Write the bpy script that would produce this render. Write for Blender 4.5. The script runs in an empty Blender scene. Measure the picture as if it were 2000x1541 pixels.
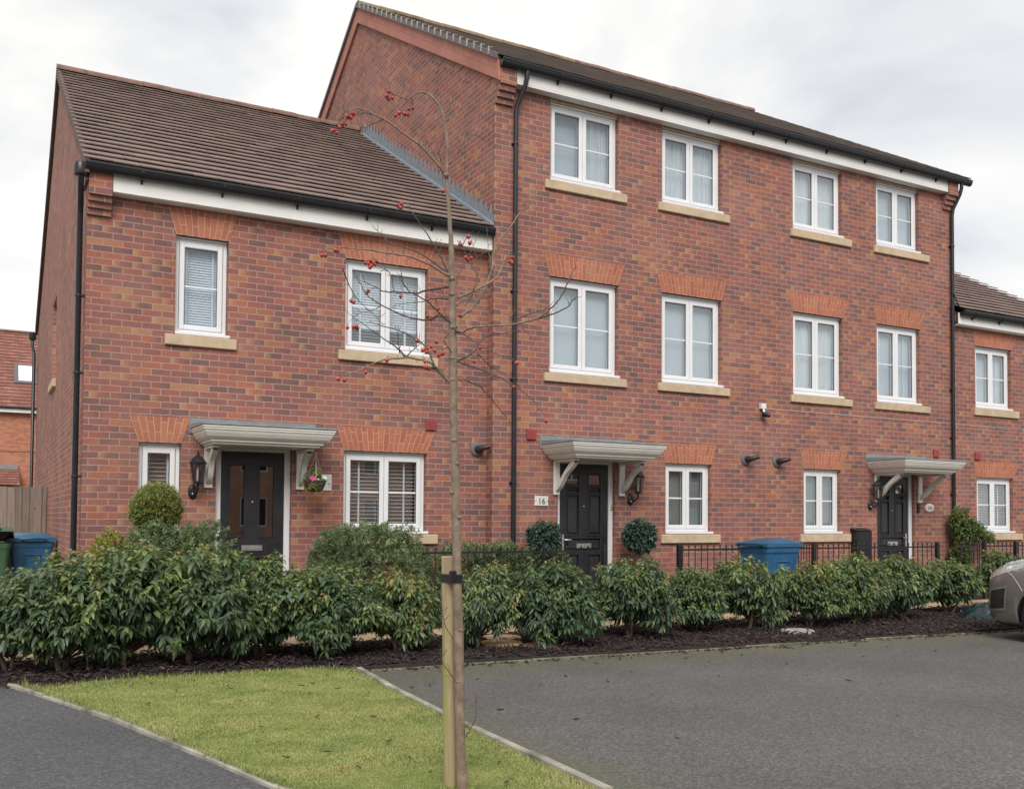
import bpy, math, random
import numpy as np
from mathutils import Vector, Matrix, noise as mnoise
random.seed(7); rng = np.random.default_rng(7)
SC = bpy.context.scene; COL = SC.collection
rad = math.radians

# ------------------------------------------------------------------ camera
F_PX, CY = 1898.79, 952.82                      # focal length and principal row, for a 2000 px wide photograph
R = np.array([[0.877779, 0.478626, -0.020776], [-0.479023, 0.877468, -0.023963], [0.006409, 0.031083, 0.999496]])
CAM = np.array([-6.23984, -12.0, 1.45])
cd = bpy.data.cameras.new('camera'); cam = bpy.data.objects.new('camera', cd); COL.objects.link(cam)
cd.sensor_width = 36; cd.lens = F_PX/2000*36; cd.shift_y = (CY-770.5)/2000; cd.clip_end = 2000; cd.clip_start = .05
cam.matrix_world = Matrix(((R[0,0], R[0,2], -R[0,1], CAM[0]), (R[1,0], R[1,2], -R[1,1], CAM[1]), (R[2,0], R[2,2], -R[2,1], CAM[2]), (0,0,0,1)))
SC.camera = cam
SC.render.resolution_x, SC.render.resolution_y = 1024, 788

# ------------------------------------------------------------------ sky, sun, exposure
W = bpy.data.worlds.new('World'); SC.world = W; W.use_nodes = True
nt = W.node_tree; N = nt.nodes; Lk = nt.links; N.clear()
SUN_EL, SUN_AZ = rad(42), rad(206)              # azimuth measured clockwise from +Y
def wn(t, **k):
    n = N.new(t)
    for a, b in k.items(): setattr(n, a, b)
    return n
out = wn('ShaderNodeOutputWorld'); bg = wn('ShaderNodeBackground'); sky = wn('ShaderNodeTexSky')
sky.sky_type = 'NISHITA'; sky.sun_disc = False; sky.sun_elevation = SUN_EL; sky.sun_rotation = SUN_AZ; sky.dust_density = 2.0
tc = wn('ShaderNodeTexCoord'); sep = wn('ShaderNodeSeparateXYZ'); Lk.new(tc.outputs['Generated'], sep.inputs[0])
addz = wn('ShaderNodeMath', operation='ADD'); addz.inputs[1].default_value = .28; Lk.new(sep.outputs[2], addz.inputs[0])
mxz = wn('ShaderNodeMath', operation='MAXIMUM'); mxz.inputs[1].default_value = .12; Lk.new(addz.outputs[0], mxz.inputs[0])
dx = wn('ShaderNodeMath', operation='DIVIDE'); dy = wn('ShaderNodeMath', operation='DIVIDE')
for d, o in ((dx, 0), (dy, 1)): Lk.new(sep.outputs[o], d.inputs[0]); Lk.new(mxz.outputs[0], d.inputs[1])
cmb = wn('ShaderNodeCombineXYZ'); Lk.new(dx.outputs[0], cmb.inputs[0]); Lk.new(dy.outputs[0], cmb.inputs[1])
mp = wn('ShaderNodeMapping'); mp.inputs['Location'].default_value = (12.1, .7, .9); Lk.new(cmb.outputs[0], mp.inputs[0])
nz = wn('ShaderNodeTexNoise'); nz.inputs['Scale'].default_value = 1.15; nz.inputs['Detail'].default_value = 7; nz.inputs['Roughness'].default_value = .52
nz.inputs['Distortion'].default_value = .35; Lk.new(mp.outputs[0], nz.inputs['Vector'])
rp = wn('ShaderNodeValToRGB'); e = rp.color_ramp.elements
e[0].position = .30; e[0].color = (.31, .32, .335, 1); e[1].position = .53; e[1].color = (.81, .79, .755, 1)
m1 = e.new(.42); m1.color = (.585, .598, .62, 1)
Lk.new(nz.outputs[0], rp.inputs[0])
sc_ = wn('ShaderNodeVectorMath', operation='SCALE'); sc_.inputs['Scale'].default_value = .10; Lk.new(sky.outputs[0], sc_.inputs[0])
mx = wn('ShaderNodeMixRGB'); mx.inputs[0].default_value = .9; Lk.new(sc_.outputs[0], mx.inputs[1]); Lk.new(rp.outputs[0], mx.inputs[2])
Lk.new(mx.outputs[0], bg.inputs[0]); bg.inputs[1].default_value = 1.0; Lk.new(bg.outputs[0], out.inputs[0])
sd = bpy.data.lights.new('sun', 'SUN'); sd.energy = 2.0; sd.angle = rad(35); sd.color = (1, .96, .90)
so = bpy.data.objects.new('sun', sd); COL.objects.link(so)
sv = Vector((math.sin(SUN_AZ)*math.cos(SUN_EL), math.cos(SUN_AZ)*math.cos(SUN_EL), math.sin(SUN_EL)))
so.rotation_euler = sv.to_track_quat('Z', 'Y').to_euler(); so.location = sv*60
SC.view_settings.view_transform = 'Standard'; SC.view_settings.look = 'None'; SC.view_settings.exposure = 0.48
SC.view_settings.gamma = 1

# ------------------------------------------------------------------ helpers
ORG = {}
def ray(px, py): return R @ np.array([(px-1000)/F_PX, 1, -(py-CY)/F_PX])
def aY(px, py, Y):
    r = ray(px, py); return CAM + (Y-CAM[1])/r[1]*r
def aZ(px, py, Z=0.0):
    r = ray(px, py); return CAM + (Z-CAM[2])/r[2]*r
def aD(px, py, D): return CAM + D*ray(px, py)

def tag(o, label=None, cat=None, group=None, kind=None):
    if label: o['label'] = label
    if cat: o['category'] = cat
    if group: o['group'] = group
    if kind: o['kind'] = kind
    return o
def thing(name, loc, label, cat, group=None):
    o = bpy.data.objects.new(name, None); COL.objects.link(o); o.location = loc; o.empty_display_size = .1
    ORG[o.name] = np.array(loc, float); return tag(o, label, cat, group)
def copy_tree(o, parent=None):
    c = o.copy(); COL.objects.link(c); ORG[c.name] = ORG[o.name]
    if parent is not None: c.parent = parent
    for ch in o.children: copy_tree(ch, c)
    return c

class MB:
    """collects faces; build() links them as one mesh object"""
    def __init__(s): s.v = []; s.f = []; s.m = []; s.r = []; s.uv = {}; s.sm = []
    def face(s, pts, m=0, r=0.0, uv=None, smooth=False):
        i = len(s.v); s.v += [tuple(p) for p in pts]; s.f.append(tuple(range(i, i+len(pts)))); s.m.append(m); s.r.append(r); s.sm.append(smooth)
        if uv: s.uv[len(s.f)-1] = uv
    def add(s, V, F, m=0, r=0.0, smooth=False):
        i = len(s.v); s.v += [tuple(p) for p in V]
        for f in F: s.f.append(tuple(i+k for k in f)); s.m.append(m); s.r.append(r); s.sm.append(smooth)
    def box(s, a, b, m=0, r=0.0, bev=0.0):
        (x0,y0,z0),(x1,y1,z1) = a, b
        x0,x1 = min(x0,x1),max(x0,x1); y0,y1 = min(y0,y1),max(y0,y1); z0,z1 = min(z0,z1),max(z0,z1)
        if bev <= 0:
            V = [(x0,y0,z0),(x1,y0,z0),(x1,y1,z0),(x0,y1,z0),(x0,y0,z1),(x1,y0,z1),(x1,y1,z1),(x0,y1,z1)]
            s.add(V, [(3,2,1,0),(4,5,6,7),(0,1,5,4),(1,2,6,5),(2,3,7,6),(3,0,4,7)], m, r); return
        b_ = min(bev, (x1-x0)*.45, (y1-y0)*.45, (z1-z0)*.45)
        V = []; idx = {}
        for i in (0,1):
            for j in (0,1):
                for k in (0,1):
                    p = ((x0,x1)[i], (y0,y1)[j], (z0,z1)[k]); sg = (1-2*i, 1-2*j, 1-2*k)
                    for ax in range(3):
                        q = [p[t] + (sg[t]*b_ if t != ax else 0) for t in range(3)]
                        idx[i,j,k,ax] = len(V); V.append(tuple(q))
        Fs = []
        cyc = [(0,0),(1,0),(1,1),(0,1)]
        for ax in range(3):
            o1, o2 = [(1,2),(0,2),(0,1)][ax]
            for sd_ in (0,1):
                fc = []
                for (p, q) in cyc:
                    c = [0,0,0]; c[ax] = sd_; c[o1] = p; c[o2] = q; fc.append(idx[c[0],c[1],c[2],ax])
                if (sd_ == 0) != (ax == 1): fc = fc[::-1]
                Fs.append(tuple(fc))
        for ax in range(3):
            o1, o2 = [(1,2),(0,2),(0,1)][ax]
            for (p, q) in cyc:
                A = []
                for t in (0,1):
                    c = [0,0,0]; c[ax] = t; c[o1] = p; c[o2] = q; A.append(c)
                Fs.append((idx[(*A[0],o1)], idx[(*A[1],o1)], idx[(*A[1],o2)], idx[(*A[0],o2)]))
        for i in (0,1):
            for j in (0,1):
                for k in (0,1): Fs.append((idx[i,j,k,0], idx[i,j,k,1], idx[i,j,k,2]))
        s.add(V, Fs, m, r)
    def prism(s, poly, y0, y1, axis='y', m=0, r=0.0):
        """polygon in the plane across axis, extruded"""
        def P(a, b, c): return {'y': (a, c, b), 'x': (c, a, b), 'z': (a, b, c)}[axis]
        n = len(poly)
        V = [P(a, b, y0) for a, b in poly] + [P(a, b, y1) for a, b in poly]
        s.add(V, [tuple(range(n)), tuple(range(2*n-1, n-1, -1))] + [(i, i+n, (i+1) % n+n, (i+1) % n) for i in range(n)], m, r)
    def tube(s, pts, rr, n=8, m=0, cap=True, smooth=True, r=0.0):
        pts = [np.array(p, float) for p in pts]; k = len(pts)
        if not hasattr(rr, '__len__'): rr = [rr]*k
        rings = []; up = None
        for i in range(k):
            t = pts[min(i+1, k-1)] - pts[max(i-1, 0)]; t = t/(np.linalg.norm(t)+1e-9)
            if up is None:
                up = np.cross(t, (0,0,1.0) if abs(t[2]) < .9 else (0,1.0,0)); up /= np.linalg.norm(up)
            up = up - t*np.dot(up, t); up /= (np.linalg.norm(up)+1e-9); w = np.cross(t, up)
            rings.append([pts[i] + rr[i]*(math.cos(a)*up + math.sin(a)*w) for a in [2*math.pi*j/n for j in range(n)]])
        V = [p for g in rings for p in g]; Fs = []
        for i in range(k-1):
            for j in range(n): Fs.append((i*n+j, i*n+(j+1) % n, (i+1)*n+(j+1) % n, (i+1)*n+j))
        s.add(V, Fs, m, r, smooth)
        if cap:
            s.add(rings[0][::-1], [tuple(range(n))], m, r); s.add(rings[-1], [tuple(range(n))], m, r)
    def lathe(s, prof, c, n=16, m=0, smooth=True, axis='z', squash=1.0):
        V = []; Fs = []
        for (rr, h) in prof:
            for j in range(n):
                a = 2*math.pi*j/n; x, y = rr*math.cos(a), rr*math.sin(a)*squash
                V.append((c[0]+x, c[1]+y, c[2]+h) if axis == 'z' else ((c[0]+x, c[1]-h, c[2]+y) if axis == 'y' else (c[0]+h, c[1]+x, c[2]+y)))
        k = len(prof)
        for i in range(k-1):
            for j in range(n): Fs.append((i*n+j, i*n+(j+1) % n, (i+1)*n+(j+1) % n, (i+1)*n+j))
        s.add(V, Fs, m, 0, smooth)
        if prof[0][0] > 1e-4: s.add(V[:n][::-1], [tuple(range(n))], m)
        if prof[-1][0] > 1e-4: s.add(V[-n:], [tuple(range(n))], m)
    def build(s, name, mats, parent=None, label=None, weld=False):
        me = bpy.data.meshes.new(name)
        o0 = ORG[parent.name] if parent is not None else np.zeros(3)
        V = np.array(s.v, float).reshape(-1, 3) - o0
        me.from_pydata(V.tolist(), [], s.f)
        if not isinstance(mats, (list, tuple)): mats = [mats]
        for q in mats: me.materials.append(q)
        me.polygons.foreach_set('material_index', s.m)
        me.polygons.foreach_set('use_smooth', s.sm)
        at = me.attributes.new('rnd', 'FLOAT', 'FACE'); at.data.foreach_set('value', np.array(s.r, dtype=np.float32))
        uvl = me.uv_layers.new(name='UVMap'); arr = np.zeros((len(me.loops), 2), np.float32)
        VV = V + o0
        for p in me.polygons:
            li = list(p.loop_indices)
            if p.index in s.uv:
                arr[li] = s.uv[p.index]; continue
            nrm = np.abs(np.array(p.normal)); vi = list(p.vertices)
            if nrm[1] >= nrm[0] and nrm[1] >= nrm[2]*.9: arr[li] = VV[vi][:, [0, 2]]
            elif nrm[0] >= nrm[2]*.9: arr[li] = VV[vi][:, [1, 2]]
            else: arr[li] = VV[vi][:, [0, 1]]
        uvl.data.foreach_set('uv', arr.ravel())
        me.update()
        o = bpy.data.objects.new(name, me); COL.objects.link(o)
        if parent is not None: o.parent = parent
        ORG[o.name] = o0
        if label: o['label'] = label
        return o

def fast_mesh(name, V, F, mats, rnd=None, parent=None, tri=True, smooth=False):
    """V (n,3), F (m,3 or 4) numpy"""
    me = bpy.data.meshes.new(name); k = F.shape[1]
    if parent is not None: V = V - ORG[parent.name]
    me.vertices.add(len(V)); me.vertices.foreach_set('co', V.astype(np.float32).ravel())
    me.loops.add(F.size); me.loops.foreach_set('vertex_index', F.astype(np.int32).ravel())
    me.polygons.add(len(F)); me.polygons.foreach_set('loop_start', np.arange(0, F.size, k, dtype=np.int32))
    if smooth: me.polygons.foreach_set('use_smooth', np.ones(len(F), bool))
    if rnd is not None:
        a = me.attributes.new('rnd', 'FLOAT', 'POINT'); a.data.foreach_set('value', rnd.astype(np.float32))
    for q in (mats if isinstance(mats, (list, tuple)) else [mats]): me.materials.append(q)
    me.update(calc_edges=True); me.validate()
    o = bpy.data.objects.new(name, me); COL.objects.link(o)
    if parent is not None: o.parent = parent; ORG[o.name] = ORG[parent.name]
    else: ORG[o.name] = np.zeros(3)
    return o

# ------------------------------------------------------------------ materials
class NT:
    def __init__(s, name):
        s.m = bpy.data.materials.new(name); s.m.use_nodes = True; s.t = s.m.node_tree; s.n = s.t.nodes; s.n.clear()
        s.out = s.n.new('ShaderNodeOutputMaterial'); s.b = s.n.new('ShaderNodeBsdfPrincipled'); s.t.links.new(s.b.outputs[0], s.out.inputs[0])
    def l(s, a, b): s.t.links.new(a, b)
    def set(s, sock, v):
        if hasattr(v, 'default_value') or hasattr(v, 'is_linked'): s.l(v, sock)
        else: sock.default_value = v
    def math(s, op, a, b=0.0, c=None, clamp=False):
        n = s.n.new('ShaderNodeMath'); n.operation = op; n.use_clamp = clamp; s.set(n.inputs[0], a); s.set(n.inputs[1], b)
        if c is not None: s.set(n.inputs[2], c)
        return n.outputs[0]
    def mix(s, f, a, b, mode='MIX'):
        n = s.n.new('ShaderNodeMixRGB'); n.blend_type = mode; s.set(n.inputs[0], f)
        for i, v in ((1, a), (2, b)):
            s.set(n.inputs[i], v if not isinstance(v, tuple) or len(v) == 4 else (*v, 1))
        return n.outputs[0]
    def noise(s, scale, detail=3, vec=None, rough=.5, dims=None):
        n = s.n.new('ShaderNodeTexNoise'); n.inputs['Scale'].default_value = scale; n.inputs['Detail'].default_value = detail; n.inputs['Roughness'].default_value = rough
        if vec is not None: s.l(vec, n.inputs['Vector'])
        return n.outputs[0]
    def ramp(s, f, stops, interp='LINEAR'):
        n = s.n.new('ShaderNodeValToRGB'); n.color_ramp.interpolation = interp; e = n.color_ramp.elements
        while len(e) < len(stops): e.new(.5)
        for q, (p, c) in zip(e, stops): q.position = p; q.color = (*c, 1)
        s.set(n.inputs[0], f); return n.outputs[0]
    def coord(s, which='Object'):
        n = s.n.new('ShaderNodeTexCoord'); return n.outputs[which]
    def pos(s): return s.n.new('ShaderNodeNewGeometry').outputs['Position']
    def attr(s, name='rnd'):
        n = s.n.new('ShaderNodeAttribute'); n.attribute_name = name; return n.outputs['Fac']
    def bump(s, h, strength=.3, dist=.01):
        n = s.n.new('ShaderNodeBump'); n.inputs['Strength'].default_value = strength; n.inputs['Distance'].default_value = dist; s.l(h, n.inputs['Height']); s.l(n.outputs[0], s.b.inputs['Normal'])
    def col(s, c): s.set(s.b.inputs['Base Color'], (*c, 1) if isinstance(c, tuple) else c)
    def rough(s, v): s.set(s.b.inputs['Roughness'], v)
    def spec(s, v): s.b.inputs['Specular IOR Level'].default_value = v

def simple(name, c, rough=.5, var=.12, scale=6, metal=0.0, bump=0.0, spec=.5, coat=0.0, pos=True):
    t = NT(name); v = t.pos() if pos else t.coord()
    n = t.noise(scale, 5, v, .6)
    d = tuple(x*(1-var) for x in c); h = tuple(min(1, x*(1+var)) for x in c)
    t.col(t.ramp(n, [(.3, d), (.7, h)]))
    t.rough(t.math('MULTIPLY_ADD', n, .25, rough-.12, clamp=True)); t.b.inputs['Metallic'].default_value = metal; t.spec(spec)
    if coat: t.b.inputs['Coat Weight'].default_value = coat; t.b.inputs['Coat Roughness'].default_value = .06
    if bump: t.bump(t.noise(scale*8, 4, v, .6), bump, .005)
    return t.m

def brick(name, tones, mortar, gw=.225, gh=.078, joint=.011, seed=0.0, cluster=.35, flash=1.0, half=True, bumpk=.5):
    t = NT(name); uv = t.coord('UV')
    sp = t.n.new('ShaderNodeSeparateXYZ'); t.l(uv, sp.inputs[0])
    wob = t.noise(7, 2, uv); wob2 = t.noise(55, 2, uv)
    u = t.math('ADD', sp.outputs[0], t.math('MULTIPLY_ADD', wob2, .006, -.003)); v = t.math('ADD', sp.outputs[1], t.math('MULTIPLY_ADD', wob, .008, -.004))
    rv = t.math('DIVIDE', v, gh); row = t.math('FLOOR', rv); fv = t.math('FRACT', rv)
    u2 = t.math('DIVIDE', u, gw)
    if half: u2 = t.math('MULTIPLY_ADD', t.math('FLOORED_MODULO', row, 2.0), .5, u2)
    cl = t.math('FLOOR', u2); fu = t.math('FRACT', u2)
    cb = t.n.new('ShaderNodeCombineXYZ'); t.l(cl, cb.inputs[0]); t.l(row, cb.inputs[1]); cb.inputs[2].default_value = seed
    w = t.n.new('ShaderNodeTexWhiteNoise'); w.noise_dimensions = '3D'; t.l(cb.outputs[0], w.inputs['Vector'])
    ws = t.n.new('ShaderNodeSeparateXYZ'); t.l(w.outputs['Color'], ws.inputs[0])
    big = t.noise(.42, 4, uv, .6)
    rnd = t.math('ADD', w.outputs['Value'], t.math('MULTIPLY', t.math('SUBTRACT', big, .5), cluster), clamp=True)
    base = t.ramp(rnd, tones)
    # fired ends and mottling inside one brick
    fine = t.noise(26, 4, uv, .65)
    mott = t.math('MULTIPLY_ADD', fine, .55, .73)
    base = t.mix(1.0, base, t.mixv(mott) if hasattr(t, 'mixv') else t.rgb(mott), 'MULTIPLY')
    fl = t.math('MULTIPLY', t.math('GREATER_THAN', ws.outputs[1], .86), t.math('SUBTRACT', 1.0, t.math('MULTIPLY', fu, 2.2), clamp=True))
    fl = t.math('MULTIPLY', t.math('MULTIPLY', fl, t.math('MULTIPLY_ADD', fine, 1.6, -.2, clamp=True)), flash)
    base = t.mix(fl, base, (.47, .28, .13))
    dk = t.math('MULTIPLY', t.math('GREATER_THAN', ws.outputs[2], .80), t.math('MULTIPLY_ADD', fu, 1.8, -.7, clamp=True))
    dk = t.math('MULTIPLY', dk, flash)
    base = t.mix(t.math('MULTIPLY', dk, .65), base, (.13, .085, .085))
    jx = t.math('LESS_THAN', t.math('MULTIPLY', fu, gw), joint); jy = t.math('LESS_THAN', t.math('MULTIPLY', fv, gh), joint)
    jm = t.math('MAXIMUM', jx, jy)
    jm = t.math('MULTIPLY', jm, t.math('MULTIPLY_ADD', t.noise(3.0, 4, uv, .7), .9, .42, clamp=True))
    mort = t.mix(t.noise(40, 2, uv), tuple(x*.75 for x in mortar), mortar)
    c = t.mix(jm, base, mort)
    ph = t.noise(1.3, 4, t.pos(), .6)
    c = t.mix(t.math('MULTIPLY_ADD', ph, 1.1, -.52, clamp=True), c, (.40, .25, .20)); c = t.mix(1.0, c, t.rgb(t.math('MULTIPLY_ADD', t.noise(.9, 5, t.pos(), .65), .55, .73)), 'MULTIPLY')
    t.col(c); t.rough(.88); t.spec(.3)
    h = t.math('SUBTRACT', t.math('MULTIPLY', fine, .35), jm); t.bump(h, bumpk, .006)
    return t.m
def _rgb(s, f):
    n = s.n.new('ShaderNodeCombineXYZ')
    for i in range(3): s.l(f, n.inputs[i])
    return n.outputs[0]
NT.rgb = _rgb

TONES = [(0.0, (.160, .090, .086)), (.14, (.195, .095, .088)), (.32, (.240, .101, .088)), (.60, (.268, .106, .088)), (.80, (.295, .112, .084)), (.93, (.328, .128, .076)), (1.0, (.345, .17, .095))]
M = {}
M['brick'] = brick('red_stock_brick', TONES, (.43, .30, .25), joint=.011, cluster=.55)
M['arch'] = brick('gauged_orange_brick', [(0, (.335, .122, .078)), (.5, (.375, .136, .084)), (1, (.42, .16, .096))], (.62, .36, .26), gw=.24, gh=.0745, joint=.008, cluster=.2, flash=0, bumpk=.35)
M['bargebrick'] = brick('pink_verge_brick', [(0, (.38, .165, .13)), (1, (.45, .20, .155))], (.29, .13, .11), gw=.23, gh=.115, joint=.007, cluster=.1, flash=0, bumpk=.3)
M['farbrick'] = brick('orange_stock_brick', [(0, (.30, .11, .07)), (.4, (.40, .14, .085)), (1, (.47, .185, .10))], (.45, .33, .26), cluster=.2, flash=.3)

def tile_mat(name, lo, hi, moss, mossamt):
    t = NT(name); p = t.pos(); r_ = t.attr()
    c = t.ramp(r_, [(0, lo), (.6, tuple((a+b)/2 for a, b in zip(lo, hi))), (1, hi)])
    n = t.noise(9, 5, p, .65); n2 = t.noise(1.4, 4, p, .6)
    c = t.mix(1.0, c, t.rgb(t.math('MULTIPLY_ADD', n, .7, .65)), 'MULTIPLY')
    c = t.mix(t.math('MULTIPLY', t.math('MULTIPLY_ADD', n2, 3.0, -1.45, clamp=True), mossamt), c, moss)
    sp = t.math('GREATER_THAN', t.noise(60, 2, p), .68)
    c = t.mix(t.math('MULTIPLY', sp, .25), c, (.42, .38, .33))
    t.col(c); t.rough(.85); t.spec(.3); t.bump(n, .3, .006); return t.m
M['tile'] = tile_mat('brown_red_roof_tile', (.205, .155, .142), (.265, .19, .168), (.11, .12, .045), .25)
M['tile_moss'] = tile_mat('weathered_roof_tile', (.125, .106, .096), (.19, .152, .136), (.14, .125, .075), .5)
M['ridge'] = simple('terracotta_ridge', (.20, .115, .092), .85, .35, 5, bump=.2)
M['ridge_moss'] = simple('mossy_ridge', (.23, .16, .10), .9, .4, 4, bump=.25)
M['vergebrown'] = simple('dark_brown_verge', (.11, .072, .062), .85, .3, 9, bump=.2)
M['upvc'] = simple('white_upvc', (.73, .735, .755), .32, .03, 3, spec=.5)
M['white'] = simple('white_painted_board', (.74, .735, .72), .5, .05, 3)
M['cream'] = simple('off_white_canopy_paint', (.73, .71, .665), .5, .06, 6)
M['sill'] = simple('buff_cast_stone', (.50, .385, .265), .85, .16, 7, bump=.15)
M['black'] = simple('black_plastic', (.014, .015, .019), .33, .2, 5)
M['blackmetal'] = simple('black_painted_metal', (.013, .013, .015), .42, .2, 8)
M['doorblack'] = simple('black_composite_door', (.020, .020, .023), .38, .15, 9)
M['doormould'] = simple('black_door_moulding', (.028, .028, .033), .33, .15, 9)
M['lead'] = simple('grey_lead', (.205, .225, .235), .5, .15, 9, bump=.1)
M['flash'] = simple('blue_grey_lead_flashing', (.19, .225, .26), .6, .18, 12, bump=.12)
M['steel'] = simple('satin_steel', (.62, .62, .60), .3, .05, 10, metal=.85)
M['redvent'] = simple('red_plastic', (.30, .05, .055), .45, .1, 10)
M['flue'] = simple('dark_brown_flue', (.035, .022, .022), .45, .2, 10)
M['grey'] = simple('grey_rubber_seal', (.13, .12, .125), .7, .1, 10)
M['reflbrown'] = simple('reflected_brick_brown', (.36, .255, .20), .9, .2, 2.5)  # brown of the reflected brick, for the added panel behind open blinds
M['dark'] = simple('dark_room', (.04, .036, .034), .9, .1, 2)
M['blind'] = simple('white_slat_blind', (.70, .745, .78), .5, .04, 8)
M['curtain'] = simple('pale_net_curtain', (.66, .68, .68), .9, .05, 6)
M['greyblind'] = simple('grey_roller_blind', (.52, .565, .59), .9, .05, 3)
M['shade'] = simple('dim_frosted_film', (.21, .25, .24), .6, .12, 9)
M['plate'] = simple('pale_stone_plate', (.66, .64, .60), .6, .06, 20)
M['ink'] = simple('dark_lettering', (.03, .03, .035), .5, .1, 9)
M['concrete'] = simple('pale_concrete', (.36, .345, .31), .9, .28, 9, bump=.3)
M['sandstone'] = simple('buff_paving', (.50, .36, .215), .9, .2, 5, bump=.2)
M['soil'] = simple('dark_soil', (.030, .022, .019), .95, .4, 12, bump=.5)
M['greenpl'] = simple('green_bin_plastic', (.030, .085, .042), .42, .15, 6)
M['bluepl'] = simple('blue_bin_plastic', (.022, .105, .225), .40, .16, 5)
M['bluelid'] = simple('blue_bin_lid', (.025, .105, .20), .38, .14, 5)

def glass(name, tint, k, iorv=1.5):
    t = NT(name); n = t.n
    tr = n.new('ShaderNodeBsdfTransparent'); tr.inputs[0].default_value = (*tint, 1)
    gl = n.new('ShaderNodeBsdfGlossy'); gl.inputs['Roughness'].default_value = .0; gl.inputs[0].default_value = (.93, .97, 1, 1)
    fr = n.new('ShaderNodeFresnel'); bf = n.new('ShaderNodeNewGeometry').outputs['Backfacing']
    t.l(t.math('MULTIPLY_ADD', bf, 1/iorv-iorv, iorv), fr.inputs[0])
    f = t.math('MULTIPLY', fr.outputs[0], k, clamp=True)
    bp = n.new('ShaderNodeBump'); bp.inputs['Strength'].default_value = .012; bp.inputs['Distance'].default_value = .012; t.l(t.noise(1.6, 1, t.pos()), bp.inputs['Height'])
    t.l(bp.outputs[0], gl.inputs['Normal'])
    ms = n.new('ShaderNodeMixShader'); t.l(f, ms.inputs[0]); t.l(tr.outputs[0], ms.inputs[1]); t.l(gl.outputs[0], ms.inputs[2]); t.l(ms.outputs[0], t.out.inputs[0])
    return t.m
M['glass'] = glass('window_glass', (.93, .955, .97), 2.3)
M['doorglass'] = glass('door_glass', (.80, .80, .80), 3.0)
M['lampglass'] = glass('lantern_glass', (.70, .70, .70), 1.6)

def leaf_mat(name, stops, rough=.42, trans=.22, spec=.5):
    t = NT(name); c = t.ramp(t.attr(), stops)
    c = t.mix(1.0, c, t.rgb(t.math('MULTIPLY_ADD', t.noise(14, 3, t.pos()), .6, .7)), 'MULTIPLY')
    t.col(c); t.rough(rough); t.spec(spec)
    tl = t.n.new('ShaderNodeBsdfTranslucent'); t.l(t.mix(1.0, c, (1.3, 1.5, .6), 'MULTIPLY'), tl.inputs[0])
    ms = t.n.new('ShaderNodeMixShader'); ms.inputs[0].default_value = trans
    t.l(t.b.outputs[0], ms.inputs[1]); t.l(tl.outputs[0], ms.inputs[2]); t.l(ms.outputs[0], t.out.inputs[0]); return t.m
M['laurel'] = leaf_mat('laurel_leaf', [(0, (.064, .108, .070)), (.42, (.102, .156, .082)), (.70, (.165, .222, .084)), (.92, (.28, .315, .10)), (1, (.28, .17, .09))], .42, spec=.5)
M['hebe'] = leaf_mat('hebe_leaf', [(0, (.105, .155, .085)), (.5, (.175, .24, .125)), (1, (.30, .35, .20))], .5)
M['boxleaf'] = leaf_mat('box_leaf', [(0, (.08, .125, .045)), (.6, (.16, .215, .075)), (1, (.27, .30, .11))], .45)
M['balleaf'] = leaf_mat('clipped_ball_leaf', [(0, (.14, .17, .052)), (.6, (.26, .285, .09)), (1, (.38, .38, .15))], .5)
M['yellowleaf'] = leaf_mat('golden_leaf', [(0, (.14, .17, .03)), (.6, (.27, .29, .04)), (1, (.40, .38, .07))], .5)
M['bayleaf'] = leaf_mat('blue_green_leaf', [(0, (.040, .078, .066)), (.6, (.072, .122, .098)), (1, (.14, .20, .15))], .4)
M['twig'] = simple('red_brown_twig', (.115, .06, .05), .8, .25, 20)
M['stem'] = simple('grey_brown_stem', (.17, .125, .095), .9, .3, 25, bump=.4)
def bark():
    t = NT('young_tree_bark'); p = t.pos()
    n = t.noise(18, 5, p, .65); n2 = t.noise(5, 3, p, .6)
    c = t.ramp(n, [(.25, (.125, .092, .07)), (.55, (.235, .175, .13)), (.8, (.34, .27, .21))])
    c = t.mix(t.math('MULTIPLY_ADD', n2, 2.4, -1.35, clamp=True), c, (.165, .165, .085))
    mpn = t.n.new('ShaderNodeMapping'); mpn.inputs['Scale'].default_value = (30, 30, 95); t.l(p, mpn.inputs[0]); q = t.noise(1.0, 3, mpn.outputs[0], .6)
    c = t.mix(t.math('MULTIPLY_ADD', q, 5.0, -3.05, clamp=True), c, (.075, .058, .048)); c = t.mix(t.math('MULTIPLY_ADD', q, -6.0, 1.9, clamp=True), c, (.42, .36, .30))
    t.col(c); t.rough(.85); t.bump(n, .6, .004); return t.m
M['bark'] = bark(); M['darktwig'] = simple('dark_fruit_twig', (.105, .08, .068), .85, .35, 30, bump=.3)
M['fruit'] = simple('red_crab_apple', (.42, .055, .040), .35, .5, 45)
M['calyx'] = simple('brown_calyx', (.06, .03, .025), .8, .2, 30)
def stakewood():
    t = NT('treated_softwood'); p = t.pos(); mpn = t.n.new('ShaderNodeMapping'); mpn.inputs['Scale'].default_value = (22, 22, 1.2); t.l(p, mpn.inputs[0])
    n = t.noise(1.6, 5, mpn.outputs[0], .6); c = t.ramp(n, [(.3, (.26, .19, .115)), (.55, (.38, .295, .185)), (.8, (.46, .37, .25))])
    m2 = t.noise(1.0, 3, mpn.outputs[0], .6); c = t.mix(t.math('MULTIPLY_ADD', m2, 2.6, -1.05, clamp=True), c, (.25, .26, .065))
    t.col(c); t.rough(.85); t.bump(n, .3, .003); return t.m
M['stake'] = stakewood()
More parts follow.
